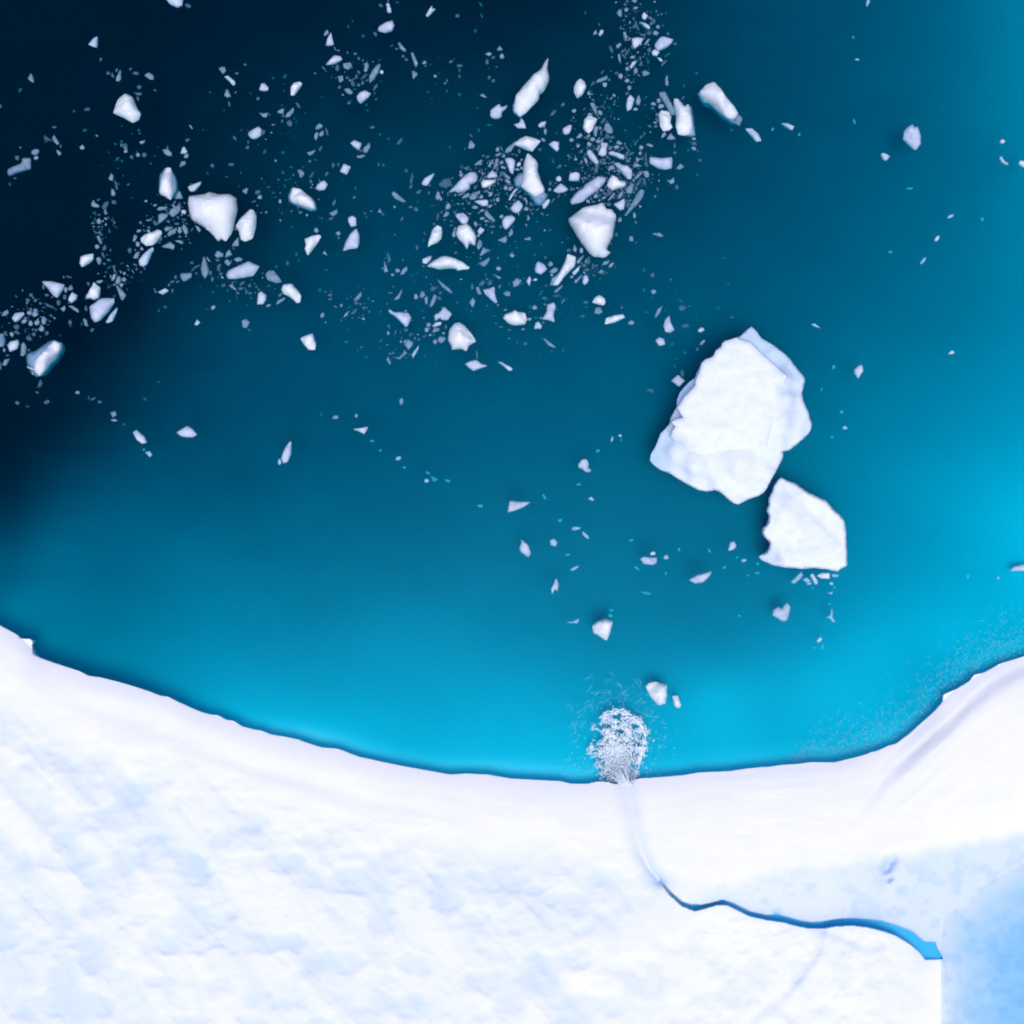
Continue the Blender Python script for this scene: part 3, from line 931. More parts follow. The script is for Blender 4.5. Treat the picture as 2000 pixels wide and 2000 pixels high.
T e 141,157 4 3 0
L p 11,173 14,168 19,165 24,163 22,167 17,175 13,175
D e 19,175 3 2 0
D p 5,182 9,179 12,179 9,183
M p 24,186 26,180 28,181 30,187 26,189
D p 0,172 2,162 4,166 2,174
D e 1,176 5 3 50
D e 18,182 3 3 0
D e 34,173 13 11 10
@860 280 8.05
M p 87,9 90,5 93,8 92,13 88,13 87,11
D e 96,8 12 3 -60
M p 86,18 93,15 97,15 93,19 87,21
M p 107,12 110,8 115,7 112,11 110,14
D e 124,12 5 8 0
D e 114,17 6 3 0
D e 120,19 4 4 0
D e 74,21 8 5 30
M e 100,20 6 6 40
M p 53,34 58,29 64,25 67,27 64,31 56,35
M p 74,36 78,31 82,25 84,26 81,32 76,37
M p 83,41 85,31 88,23 92,25 90,34 86,40
D e 77,28 4 5 0
M e 96,30 8 6 50
D p 34,38 40,37 46,35 45,41 42,43
D e 48,41 4 3 0
M p 95,36 99,35 104,39 102,41 95,39
L p 101,24 107,22 113,23 118,27 117,38 115,47 113,49 109,45 106,36 #fang|pale fang shaped floe pointing down, left of the tall bottle shaped floe|the pale downward fang
L p 119,34 123,29 127,30 126,35 122,37
M e 128,26 5 4 40
M e 121,41 8 5 0
M e 128,39 6 5 0
W p 137,15 150,25 154,33 153,42 158,58 164,72 163,77 150,84 140,78 127,68 129,55 131,30 #bottle|tall white bottle shaped floe in the middle of the drifting pack with dim ledges|the tall bottle shaped floe
S p 115,56 121,48 129,44 140,60 150,70 163,75 170,80 166,90 158,98 150,96 144,85 136,78 127,69 118,68
W p 64,62 68,57 88,57 84,63 79,67 70,70 66,69 #boat|small white boat shaped floe in the centre of the dense chip field|the white boat shaped floe
L p 72,53 77,46 82,42 89,48 90,53 82,54 76,55
L p 12,78 20,69 30,58 38,50 47,45 55,45 59,52 57,60 51,63 47,64 47,71 38,76 29,78 22,75 16,77 #lump|lumpy lilac floe with a jagged lower edge, left of the small white boat|the lumpy lilac floe
M e 33,50 7 7 0
D e 12,80 3 7 0
M p 28,81 33,79 41,74 38,78 31,82
M p 33,86 38,80 46,77 45,84 39,86
M p 45,85 49,79 62,74 60,79 55,88 48,89
M p 60,87 64,80 68,83 66,87
D e 55,69 6 7 0
D e 71,75 9 4 15
M p 75,83 77,78 83,76 82,81 79,84
L p 53,91 60,89 72,88 76,91 74,98 66,99 59,95
M p 49,100 54,97 60,100 58,103 51,103
D e 45,93 7 4 20
M e 90,89 7 7 50
D e 86,95 6 4 30
M e 78,99 8 4 30
D e 80,90 4 5 0
M p 62,106 66,103 69,104 67,107 63,108
M p 8,103 9,96 13,93 17,98 15,102 11,104
M p 4,115 8,108 13,107 14,111 11,114 6,116
D e 2,108 6 3 50
D e 7,120 6 3 40
D e 17,122 4 3 -60
D e 17,129 3 7 -80
D e 44,110 4 5 60
M e 105,52 14 5 -40
M e 106,60 12 6 -30
D e 98,47 10 8 0
D e 93,56 10 5 0
M e 103,70 8 8 0
M e 110,71 6 7 0
D e 108,64 7 4 0
D e 91,63 4 5 0
T e 93,77 5 4 0
D p 61,60 64,52 66,52 63,61
D e 67,46 8 4 0
D e 70,53 4 5 0
D e 71,40 3 4 0
L p 107,89 110,81 115,74 120,70 121,72 116,80 111,87 109,90
D e 124,76 4 8 -60
D e 118,82 6 6 0
D e 126,84 6 6 0
D e 116,89 7 4 0
M p 131,84 135,86 138,93 136,94 132,89
D e 142,95 5 9 0
M e 135,103 7 7 0
D e 142,105 4 5 0
L p 110,102 115,94 123,89 129,95 130,100 125,108 119,110 113,107 #hexagon|pale lilac six sided floe just below left of the foot of the tall bottle|the pale six sided floe
L p 97,125 98,119 103,114 112,113 118,117 117,122 110,130 103,136 98,131 #shield|lilac shield shaped floe with a bright rim, below the pale six sided floe|the lilac shield shaped floe
M e 96,115 8 6 35
D e 95,131 5 5 0
M p 69,112 71,106 74,106 80,113 86,120 85,124 80,121 74,117
M e 66,118 8 5 0
M e 72,122 7 4 0
D e 72,128 4 4 0
D e 82,131 12 4 0
D e 81,140 5 5 0
D e 62,128 4 4 0
M p 52,126 55,122 59,127 56,132
L p 58,138 63,131 70,136 65,142 61,144
M e 60,145 5 4 0
L p 23,113 27,110 36,109 40,112 45,118 43,125 38,128 33,126 28,120
W p 30,129 42,126 48,131 54,140 57,147 55,161 50,159 46,157 43,165 41,166 37,159 28,150 24,143 26,133 #star|white floe with two pointed lower spikes, below the lumpy lilac floe|the two spiked white floe
M p 18,143 22,132 25,130 24,142 23,148 20,148
M p 57,163 58,156 62,150 66,155 66,161 60,168
M p 62,176 65,168 67,163 74,166 79,168 72,172 64,177
M p 61,188 68,185 77,179 78,182 74,190 69,194 64,192
T e 80,166 4 2 20
D e 63,181 4 5 0
M p 90,152 98,148 104,145 105,152 103,157 96,155
M p 107,146 109,138 112,133 115,140 113,144 108,147
M p 131,150 136,149 141,147 143,152 134,152
M e 113,176 7 7 40
M p 136,121 138,112 141,118 139,121
T e 152,122 8 3 0
T e 93,158 3 4 0
T e 120,163 12 2 0
D e 24,156 3 3 0
D e 23,172 4 4 0
T e 42,178 4 5 0
L p 161,102 160,96 166,89 171,87 173,90 170,97 164,103
D e 186,83 9 3 55
D e 177,90 11 3 60
@1060 200 8.05
L p 41,119 42,112 50,109 57,110 59,115 57,123 50,124 41,123
L e 25,120 10 9 60
L p 16,139 22,132 28,127 35,131 41,137 35,141 24,143
D e 12,127 5 8 0
D e 20,127 5 3 0
M e 11,137 6 6 0
W p 65,26 73,20 80,23 86,26 82,36 77,45 72,49 66,45 63,40 #cup|small white cup shaped floe at the top of the densest brash cluster|the white cup shaped floe
M p 69,20 73,16 77,18 79,22 73,20
M p 74,1 80,0 85,8 85,18 88,24 84,20 79,12
M e 90,16 9 7 -40
D e 31,4 6 5 0
M e 49,13 8 5 20
D e 16,16 13 4 50
D e 89,24 5 4 0
L p 31,46 32,40 42,35 46,37 44,44 41,50 35,51
M p 53,56 57,49 60,48 63,52 59,56
M e 45,59 8 6 0
L p 10,65 16,61 22,61 25,68 24,76 18,73 14,69
M p 80,50 80,40 84,37 88,39 86,46 85,53 82,54
M p 96,42 98,33 103,32 108,38 111,43 109,49 101,48
D e 95,29 15 5 55
D e 92,48 4 10 0
D e 101,53 10 9 0
D e 109,55 8 5 20
M e 78,58 10 7 0
M e 72,53 6 5 0
D e 67,55 7 4 0
L p 91,62 103,64 101,72 100,83 94,85 87,82 88,76 91,70 #brick|pale upright brick of ice inside the densest brash cluster|the pale upright ice brick
M p 84,74 88,67 91,66 89,72 86,77
M p 82,61 87,57 93,61 88,65
M e 73,66 8 9 0
L p 69,79 71,74 76,75 83,84 88,92 88,97 83,97 76,91 71,84
M p 64,87 68,87 71,93 70,97 68,97
D e 61,94 5 8 0
D e 60,78 6 4 -20
D e 42,86 4 6 0
D e 51,86 3 7 0
T e 17,92 9 3 -65
T e 25,101 7 4 0
L p 103,79 108,76 119,79 129,83 128,90 123,89 112,84 105,82
M p 115,64 119,59 126,65 121,67
M e 116,70 9 6 15
D e 107,61 6 4 0
D e 105,69 6 5 0
D e 96,90 8 5 0
L p 112,96 118,94 126,98 134,99 141,107 141,114 139,121 134,121 128,115 120,106 #paddle|pale paddle shaped floe sloping down right inside the densest brash cluster|the pale paddle shaped floe
M p 102,104 106,99 111,99 115,104 108,106 103,108
W p 101,130 104,120 109,114 117,117 120,122 129,124 132,129 127,134 117,136 109,139 103,134 #molar|small white molar shaped floe with a dented top, right of the long diagonal slab|the white molar shaped floe
L p 43,156 47,149 55,139 63,134 67,128 78,122 87,116 99,118 99,124 93,132 82,142 73,148 62,157 46,161 #diagonal|long pale diagonal slab just above the crested white floe|the long diagonal slab
D e 84,105 12 9 50
D e 73,115 6 5 0
D e 66,119 7 6 0
D e 64,124 4 5 0
D e 45,136 5 8 0
M p 146,90 148,85 152,90 149,95
M p 141,101 145,95 150,96 155,101 150,101 144,102
M e 155,71 9 8 50
M e 153,80 6 6 0
D p 160,83 163,76 164,90 165,98 161,94
D p 143,66 148,60 152,55 150,60 145,69
D e 155,54 7 4 60
D e 160,49 4 7 0
M p 162,66 166,64 173,67 174,70 170,70 164,68
D p 128,66 133,70 139,79 136,78 130,71
D e 130,86 12 4 -40
D e 140,80 9 4 30
D e 134,92 9 6 0
D e 125,72 7 5 0
D e 157,88 4 9 0
D e 163,98 10 5 -50
M p 158,108 165,107 168,113 167,117 163,119 159,114
M p 144,120 148,114 155,108 158,110 153,116 147,121
M p 130,142 132,134 138,128 144,127 142,135 140,144
M p 128,178 135,167 142,155 149,142 155,136 160,139 158,148 151,158 140,169 131,179 #blade|long blue grey blade of ice forming the right edge of the densest brash cluster|the long blue grey blade
L p 111,160 119,156 129,150 130,158 128,168 122,170 115,164
M p 117,152 121,142 127,138 125,146 122,151
M p 102,154 107,147 113,141 114,144 108,151 104,155
M e 83,147 10 7 30
M e 92,138 8 5 -20
D e 97,143 7 5 0
D e 106,142 7 5 0
M e 96,150 4 9 -60
D e 76,151 6 5 0
D e 111,149 6 6 0
M e 89,154 5 4 0
D e 104,160 8 6 0
D e 80,156 8 4 0
M e 71,155 6 6 0
D e 150,128 14 4 50
D e 154,121 12 3 40
D e 160,126 5 9 0
D e 147,135 6 8 0
D e 134,160 6 12 0
@800 400 4.83
W p 150,13 158,7 163,3 170,1 177,0 182,-2 186,4 190,4 195,10 192,30 189,36 186,42 190,45 184,50 173,49 167,43 160,33 155,25 150,16 #crest|large bright white floe with curved cracks across its top, upper centre right|the crested white floe
W p 149,46 157,49 156,58 152,62 146,68 140,76 135,76 138,70 143,60 147,52 #club|pale club shaped floe leaning up right, below left of the crested white floe|the pale club shaped floe
S p 132,76 134,68 137,67 141,63 147,66 140,76
M p 136,82 140,78 145,75 143,79 138,83
M p 154,43 155,37 158,41 157,45
M e 162,43 4 6 0
D e 150,43 5 3 20
M p 157,54 160,50 165,47 163,51 159,56
L p 153,64 157,60 161,57 160,62 155,67
M p 155,73 159,68 163,65 161,70 157,74
L e 166,71 6 9 0
D e 168,53 6 6 0
D e 165,57 5 4 0
D e 173,58 2 8 0
D e 167,61 6 3 0
T e 174,66 4 3 0
M p 181,57 184,53 189,52 187,56
M e 190,57 7 3 45
M e 181,63 4 5 0
M e 153,68 4 3 0
D e 163,68 4 3 0
L p 118,61 119,56 121,53 127,56 130,61 124,66 119,64
M e 133,56 5 5 0
M e 136,62 8 5 20
M e 134,66 3 3 0
M p 98,78 97,73 101,69 106,71 103,76
L p 110,72 113,67 115,70 114,74 113,77
L p 116,71 119,69 121,71 118,72
T e 94,74 2 4 0
T e 108,69 3 3 0
T e 106,74 3 3 0
L p 69,80 75,79 80,77 81,85 83,92 81,93 76,89 71,84
D e 68,74 8 4 40
D e 76,73 6 5 50
D e 73,70 3 3 0
M p 62,78 65,77 68,84 65,85
M p 78,65 83,67 87,69 84,70
D e 85,77 5 3 45
M p 88,84 91,81 95,82 95,86 91,86
M p 56,92 60,87 62,91 60,97 58,95
D e 59,77 3 6 0
M e 84,60 5 4 0
W p 16,58 22,53 29,49 34,48 42,50 50,54 55,58 57,59 55,61 50,61 46,62 43,60 36,60 28,61 #wing|white wing shaped floe with an arched top edge, below the two spiked floe|the white wing shaped floe
L p 12,55 12,51 17,49 21,48 20,52 16,56
D e 13,58 3 2 0
T e 3,66 4 2 0
W p 17,40 18,34 21,24 26,19 30,21 31,26 30,32 26,36 20,38 #petal|white petal shaped floe leaning up right, directly above the white wing|the white petal shaped floe
D e 7,40 3 5 0
D e 44,45 3 3 0
T e 13,33 3 3 0
D e 14,27 2 2 0
D p 25,15 26,8 28,8 27,14
D e 23,18 3 3 0
D e 6,4 6 4 -30
D e 1,2 4 3 0
M p 25,69 30,73 37,78 41,84 38,83 31,78
D e 22,79 6 6 0
M p 9,87 11,81 14,82 15,86 12,88
M e 6,87 4 6 0
M p 14,88 17,86 17,93 15,94
M p 19,97 20,91 23,84 26,86 24,92 21,96
D e 29,83 4 3 0
D e 28,88 3 5 60
L p 23,104 28,101 33,96 36,99 40,103 36,109 31,109 28,107 24,110
M e 18,113 5 5 0
L p 21,115 24,111 30,110 30,113 25,115
M p 21,121 23,116 28,116 28,119
M e 16,118 4 5 0
D e 34,115 3 5 0
M e 32,121 3 3 0
M e 30,127 8 7 0
M e 24,129 5 6 0
D e 14,124 5 2 30
D e 5,126 3 3 0
D e 9,127 3 3 0
W p 36,128 37,119 42,112 47,111 52,114 58,121 63,129 56,133 54,138 48,136 40,137 39,133 #pyramid|white pyramid shaped floe with ridged faces at the lower edge of the centre pack|the white pyramid shaped floe
D p 62,137 64,138 65,144 63,146
L p 52,150 58,147 63,146 68,150 74,152 68,154 60,157 56,154
L p 83,148 87,148 97,154 97,156 94,157 88,152
L p 2,141 4,138 9,132 8,137 5,142 3,145
W p 88,107 90,103 96,101 99,99 103,101 109,102 111,108 109,113 99,114 93,112 #gem|small white gem shaped floe with dim sides, right of the ridged pyramid|the white gem shaped floe
D e 86,115 4 2 0
D e 94,118 4 2 0
M e 113,108 5 3 0
M e 118,97 5 5 0
L p 125,108 129,101 130,94 136,92 138,95 136,104 137,111 131,109 #boot|lilac boot shaped floe with a flared foot, right of the small white gem|the lilac flared floe
L p 117,117 119,111 122,110 125,114 124,117
D e 126,111 3 3 0
D e 127,88 5 3 0
D e 145,91 8 2.5 60
D p 134,86 140,85 144,86 138,87
T e 114,96 4 4 0
T e 119,106 5 3 0
T e 139,98 2 4 0
D e 128,94 4 3 0
T e 125,81 4 2 0
T e 123,84 4 2 0
W p 172,92 175,87 179,85 184,88 185,92 183,95 177,94
M e 178,100 8 7 0
D e 166,92 6 3 0
T e 167,96 4 3 0
D e 163,105 5 2 0
W p 184,113 185,107 193,104 201.5,103 203.6,106.5 193,111.5 #bar|small white bar shaped floe, rightmost of the lower centre pack|the small white bar
M p 125,125 129,127 138,134 137,135 131,133
D e 109,131 4 3 0
T e 145,137 5 2.5 40
D e 94,126 3 2 0
T e 134,138 3 2 0
@1200 0 4.83
W p 80,87 86,80 94,77 100,83 106,92 113,100 117,107 114,112 108,112 98,103 88,95 #capsule|oblong white floe sloping down right with a dark ledge below, alone at upper right|the oblong sloping white floe
S p 78,88 84,84 95,90 104,98 113,108 116,118 110,115 100,108 90,98 84,97
M p 113,112 116,108 119,109 121,112 118,119 114,116
L p 123,121 130,121 136,126 139,133 134,134 129,128
L p 157,116 163,116 170,119 168,123 162,120
T e 150,121 4 3 40
T e 175,126 3 3 0
T e 111,122 4 4 0
T e 78,68 4 3 0
W p 56,98 56,93 60,93 66,100 70,98 72,106 74,118 71,127 66,128 60,127 58,120 58,110 #split|white floe with a notched top, tallest of the small group at upper right|the white floe with the notched top
S p 68,98 73,100 75,112 77,128 73,129 64,127
W p 41,108 44,104 51,105 54,110 53,116 55,120 52,123 46,124 43,119 #shell|rounded white floe hugging the left side of the notched white floe|the rounded white shell floe
M p 42,87 48,86 52,94 57,103 57,109 53,108 47,97 43,91
M e 42,95 5 5 0
M e 37,98 6 4 0
M e 44,100 6 5 0
D e 36,102 4 3 0
M p 44,130 45,126 48,124 49,127 46,130
M p 49,131 53,125 58,131 54,132
D e 40,113 3 5 0
D e 33,119 5 3 -30
D e 39,119 5 3 0
D e 40,108 3 4 0
D p 69,131 73,134 77,133 78,137 74,137
M e 75,131 5 3 0
M e 75,140 5 4 0
D e 57,137 2 6 0
D e 57,144 4 3 0
L p 33,154 33,149 35,148 45,149 54,148 55,151 54,159 48,160 42,159 #biscuit|pale rectangular biscuit shaped floe jutting right out of the densest brash cluster|the pale rectangular floe
M p 58,159 62,154 66,157 62,160
M p 49,169 52,170 56,167 57,172 53,174
D e 59,176 4 5 0
D e 81,151 5 3 -15
T e 79,142 3 3 0
T e 79,164 3 4 0
T e 70,141 3 3 0
M p 48,80 48,74 50,70 51,77 51,81
T e 66,80 4 2 50
D e 65,92 6 2 50
T e 30,91 5 2 30
L p 12,93 15,89 19,93 18,98 16,103 12,105 11,99
M p 20,95 23,89 25,94 24,99 21,99
M e 14,83 4 5 0
D e 12,88 4 3 0
M e 20,103 5 3 0
L p 16,36 22,35 28,36 25,42 19,46 17,43
L p 38,42 41,37 45,34 56,37 54,41 49,45 41,48 38,44 #arrow|pale lilac angular floe, largest of the cluster at the top edge right of centre|the largest floe of the top cluster
L p 35,49 38,46 43,49 40,53 36,52
L p 40,54 44,55 46,58 43,58
D e 47,59 8 2.5 45
D e 57,41 4 3 0
M p 8,30 11,30 12,38 10,39
M e 4,43 6 4 50
M p 28,42 31,37 34,36 32,40 29,43
L p 26,14 28,11 32,15 29,19 26,17
L p 24,20 30,22 34,25 33,28 28,25
D e 34,17 3 6 60
D e 37,20 4 5 0
M e 41,25 4 4 0
M e 39,31 6 5 0
D e 33,31 5 4 0
M p 2,12 5,8 7,10 7,16 4,15
M e 11,9 4 5 0
M p 17,8 20,6 23,7 20,9
M p 16,1 18,-1 22,-1 20,3
D e 12,1 4 3 0
D e 10,4 3 3 0
D p 15,27 18,24 20,18 22,23 24,29 20,26
D e 6,26 2.5 4 0
D e 9,19 2 2 0
D e 33,47 4 5 0
D e 12,49 8 3 60
D e 9,53 7 2 -50
M p 3,52 5,50 6,57 6,61 4,57
M e 17,54 5 3 0
L p 14,63 17,58 21,57 20,60 16,65
D e 12,60 4 3 0
M e 12,65 4 4 0
M e 20,67 4 6 0
D e 25,61 5 3 0
D e 23,71 3 3 0
M p 27,72 26,68 29,66 34,69 31,71
M e 6,72 5 5 0
M e 12,76 5 4 0
D e 18,77 2 2 0
D e 2,69 4 3 0
T e 32,57 3 6 0
T e 50,51 8 3 30
D e 28,33 4 4 0
D e 14,71 2 2 0
@1200 400 4.83
M p 35,27 43,26 47,30 42,30
M e 16,32 4 6 0
T e 21,35 4 2 0
M e 19,10 3 6 0
M p 23,0 26,1 24,4
D e 2,28 3 4 0
M e 5,14 4 5 0
T e 28,61 3 6 0
D e 36,66 4 5 0
T e 28,80 3 5 0
M e 37,82 5 5 0
T e 63,90 6 2 -20
D e 64,97 7 6 0
M p 38,105 41,98 45,96 43,102 39,107
L p 46,114 48,108 52,104 53,110 57,118 53,121 48,120 #comma|small pale comma shaped floe between the small white bar and the largest iceberg|the pale comma shaped floe
D e 7,97 3 3 0
M e 16,111 6 5 0
T e 31,101 5 2 0
D e 67,114 7 4 0
L e 82,118 7 5 20
T e 98,97 6 2 -30
D e 111,106 5 2 0
L e 44,129 10 9 0
T e 55,131 4 4 0
D e 78,136 3 4 0
M e 83,130 7 3 45
T e 67,139 5 3 0
T e 59,145 3 2 0
T e 57,152 5 2 -40
L p 53,166 60,160 67,166 61,172 #diamond|small pale diamond shaped floe beside the left flank of the largest iceberg|the small pale diamond
D e 64,159 4 7 0
D p 30,176 33,173 37,175 37,178 34,176
@1100 780 9.66
L p 28,123 34,114 40,112 46,114 49,123 47,129 54,133 49,138 42,137 35,131 29,129 #mushroom|small pale mushroom shaped floe in open water left of the largest iceberg|the pale mushroom shaped floe
T e 66,97 9 6 30
M e 92,75 13 5 75
M p 103,69 107,65 111,67 109,72
T e 110,76 3 7 0
T e 30,160 9 5 0
M p 47,187 53,183 59,189 57,192 50,190
@900 900 3.864
L p 35,39 37,30 47,31 53,31 46,36 40,38 #arrowhead|pale triangular floe pointing right, alone in the open middle water|the pale triangle in open water
T e 63,27 5 2 -60
L p 44,66 46,61 45,59 51,63 53,70 51,73 45,69 #bean|small pale teardrop floe below the pale triangle in the open middle water|the pale teardrop in open water
M e 70,62 7 6 -60
M e 87,51 8 3 10
M e 94,56 8 3 -50
T e 81,71 4 2 0
M e 86,81 8 3 30
L p 68,97 72,88 74,93 73,99 71,97 69,101
L p 135,74 138,72 144,73 148,73 148,77 145,79 138,78 #pebble|small pale pebble of ice in open water midway between teardrop and smooth leaf|the pale ice pebble
L e 145,70 5 3 10
M e 155,73 4 4 0
L p 172,90 178,86 190,83 188,87 183,92 177,93 #leaf|smooth pale leaf shaped floe pointing up right, left of the scalloped iceberg|the smooth pale leaf floe
T e 133,81 5 2 -30
T e 155,85 2 3 0
T e 140,100 8 2 -10
M p 78,122 84,121 90,119 88,123
T e 114,113 4 2 0
T e 113,117 4 3 0
W p 99,125 103,121 109,119 115,121 113,130 110,136 104,132 100,130 #knob|small bright white rounded floe over the bright cyan water, left of centre splash|the small bright white knob
W p 139.5,170 142,167.5 147.5,166.5 156,169 155.5,174 156,177 154.8,180 155,183 149.5,184.8 146.5,182 143,178 140,172 #bright|bright white angular floe on turquoise water just above the waterfall splash|the bright floe above the splash
W p 159.5,177.5 164,177 166.5,185 164,187 161,185 #peg|tiny white peg of ice just right of the bright floe above the splash|the tiny white peg
T e 165,67 2 3 0
T e 188,68 4 2 -60
T e 75,45 3 3 0
T e 14,34 4 2 0
T e 129,60 4 2 0
@1400 1000 6.44
L p 14,48 17,38 22,37 25,43 22,47 16,49
M e 34,61 7 4 10
T e 26,57 4 3 0
T e 52,65 4 4 0
T e 10,70 6 4 25
T e 52,77 7 3 0
T e 40,80 4 2 0
M p 93,88 99,82 106,75 109,79 106,84 97,91
M p 107,85 113,82 119,87 113,89
L p 117,79 121,77 127,86 127,91 123,91
M e 116,90 6 4 0
T e 121,96 3 3 0
W p 126,80 133,76 142,77 142,84 131,84 #brick2|small white brick of ice just under the lower edge of the scalloped iceberg|the small white brick under the scalloped iceberg
M e 149,80 10 5 0
M e 144,90 6 5 0
T e 149,95 4 3 0
M p 139,101 143,102 147,99 144,104
T e 143,116 3 4 0
M p 137,133 142,130 145,119 146,125 146,133 150,138 146,139 142,134
L p 70,130 71,123 77,119 82,121 88,114 93,119 91,129 88,137 82,138 75,133 #heart|small pale heart shaped floe on blue water below the scalloped iceberg|the heart shaped floe
L p 125,162 130,157 133,160 128,165
T e 134,170 4 8 0
T e 29,131 4 3 0
T e 124,171 4 2 0
@1200 600 3.864
L p 181,47 184,44 187,43 188,48 186,51 184,54 181,50
M e 174,91 4 3 0
T e 166,45 3 3 0
T e 172,79 3 3 0
T e 165,98 3 2 0
M p 148,13 151,12 156,16 152,15
@1600 0 4.83
L p 79,131 80,124 83,120 88,117 90,120 93,119 96,128 96,136 91,142 87,139 82,134 #acorn|pale acorn shaped floe, biggest in the open upper right water|the pale acorn shaped floe
L p 58,145 61,144 67,147 65,150 63,152 60,150
L p 170,134 172,131 176,133 173,136
L p 170,149 172,147 175,152 179,154 177,156 172,153
W p 188,154 190,151 193,152 197,151 197,155 193,158 190,156 #rightnub|tiny bright white nub at the right edge of the upper water|the white nub at the right edge
M e 46,2 9 3 75
D e 36,56 5 2 -10
T e 34,114 6 2 -75
T e 33,34 3 3 0
T e 86,177 7 2 0
T e 197,147 3 2 0
@1600 400 4.83
L e 111,32 7 4 50
M e 98,53 9 3 55
M e 124,11 7 3 25
T e 155,13 3 4 0
L p 121,141 125,137 128,139 126,141 #dot|tiny pale chip alone in the right hand water, right of the largest iceberg|the tiny pale chip
T e 68,44 4 3 0
T e 3,174 2 4 0
@1600 800 3.864
L p 144,122 147,118 158,116 158,122 150,122 #rightedge|pale lumpy floe cut by the right edge above the bright turquoise band|the pale floe at the right edge
M e 135,127 2 2 0
T e 113,126 3 4 0
@0 720 3.864
L p 133,48 141,43 145,45 149,50 145,52 140,52 136,51 #ray|small pale ray shaped floe alone on the teal water, lower left|the pale ray shaped floe
L p 100,48 103,46 109,51 111,56 107,57 103,54 #slug|small pale slug shaped floe left of the pale ray shaped floe|the pale slug shaped floe
M p 109,63 113,62 115,65 113,67
T e 108,61 2 2 0
M p 83,33 87,32 88,35 85,37
M e 86,39 5 2 0
T e 93,42 3 3 0
@450 750 3.864
L p 38,56 40,50 44,44 46,43 46,53 43,59 40,60 #flame|small pale flame shaped floe alone in the left middle water|the pale flame shaped floe
M e 37,59 3 5 0
L p 92,34 98,33 104,32 103,35 101,38 97,36
M e 79,25 5 3 0
M e 95,24 3 3 0
T e 68,23 2 3 0
M e 129,13 4 6 0
T e 107,43 4 2 0
M e 127,56 5 4 30
T e 131,63 3 2 0
T e 149,67 4 2 -30
M e 148,73 4 3 0
T p 151,69 155,71 157,72 153,74
T e 164,73 5 2 -20
T e 189,92 4 3 0
T e 113,50 2 2 0
@400 400 4.83
W p 29,20 33,13 43,4 46,5 49,11 48,22 45,32 38,35 34,33 32,25 #companion|tall white floe close against the right side of the biggest left floe|the tall white companion floe
M p 25,39 28,34 32,30 32,39
D e 27,41 3 2 0
M p 9,47 12,43 18,46 17,49 11,50
M p 19,50 20,45 23,42 26,47
M p 27,51 32,49 36,51 34,53 30,54
D e 12,52 5 3 0
M p 18,54 21,51 25,55 22,58
D e 13,59 8 4 75
D e 15,65 4 4 0
D e 5,64 4 5 0
D e 7,70 3 6 0
T e 12,68 3 2 0
L p 20,66 22,62 32,57 41,53 52,58 48,64 46,67 36,69 28,70 22,70 #fish|broad pale fish shaped floe, lower right of the biggest left floe|the pale fish shaped floe
D e 26,74 3 4 0
M p 22,76 26,75 30,80 29,81
D e 35,74 7 3 35
D e 34,79 5 3 0
D e 31,83 4 3 -40
D e 18,76 3 4 0
D e 42,76 4 4 0
T e 21,80 3 3 0
M p -4,60 -1,48 2,55 4,62 2,67 0,70 -3,65
M p 1,48 6,54 3,53
L p 49,94 50,84 53,81 58,85 58,89 55,94
M e 60,95 5 3 30
M p 57,66 60,62 65,62 70,68 73,73 67,74 59,71
W p 72,80 74,75 82,74 88,81 91,86 90,92 87,93 80,87 74,84 #hook|white hook shaped floe sloping down right, below the pale fish shape|the white hook shaped floe
M p 67,94 69,90 76,87 75,90 68,94
D e 71,85 6 3 40
M e 38,112 9 10 0
D e 42,118 3 2 0
M e 8,97 5 4 40
T e 2,98 3 2 0
W p 90,126 95,123 102,121 105,131 104,137 98,137 94,133 #cube|small white cubic floe alone below the left part of the pack|the small white cubic floe
W p 94,42 95,38 94,32 101,29 108,28 110,30 105,38 101,43 97,48 95,44 #scoop|white scoop shaped floe leaning up right, between pale fish shape and lilac shark tooth|the white scoop shaped floe
M e 105,24 5 5 0
D e 90,7 5 3 0
M p 117,8 121,6 125,4 125,8 121,11
D e 119,13 5 3 15
L p 135,16 135,12 139,10 143,12 143,20 138,21
M e 126,27 5 4 0
D e 126,31 3 4 0
L p 130,44 133,34 137,27 143,22 146,28 146,36 144,41 136,42 #sharktooth|lilac shark tooth shaped floe standing in open water left of the white petal|the lilac shark tooth floe
M p 111,46 113,43 116,48
D e 78,55 3 5 0
T e 67,58 3 4 0
T e 86,46 3 4 0
T e 88,52 3 2 0
T e 114,61 4 2 20
D e 118,85 5 3 0
D e 118,89 5 3 0
M e 111,104 4 6 -30
M p 140,90 145,84 148,82 148,86 143,91
D e 143,93 4 3 0
D e 150,97 3 4 0
M p 130,107 133,102 135,101 135,104
D e 141,101 8 3 50
T e 108,80 4 5 0
T e 136,96 4 2 0
M p 169,52 171,56 173,63 169,64
D p 171,45 174,46 176,52 173,56 172,50
M e 182,62 5 4 0
M p 184,66 187,60 191,58 191,62 187,66
M e 177,66 4 3 0
D e 178,77 2 2 0
D e 175,83 5 2 0
M p 178,90 182,85 186,79 186,83 183,89
L p 173,101 174,98 178,101 185,101 192,102 195,106 193,112 190,116 186,112 180,106 #shoulder|pale triangular floe with a thin left arm, left of the ridged white pyramid|the pale thin armed floe
D e 190,118 5 3 0
M e 173,121 3 4 0
D e 180,120 2 4 0
M p 187,128 192,127 197,130 195,134 192,137 189,133
M p 178,144 183,144 188,139 188,136 191,140 187,143 184,146
M p 171,146 173,143 176,149 174,151
T e 133,129 6 3 0
T e 152,143 5 2 -40
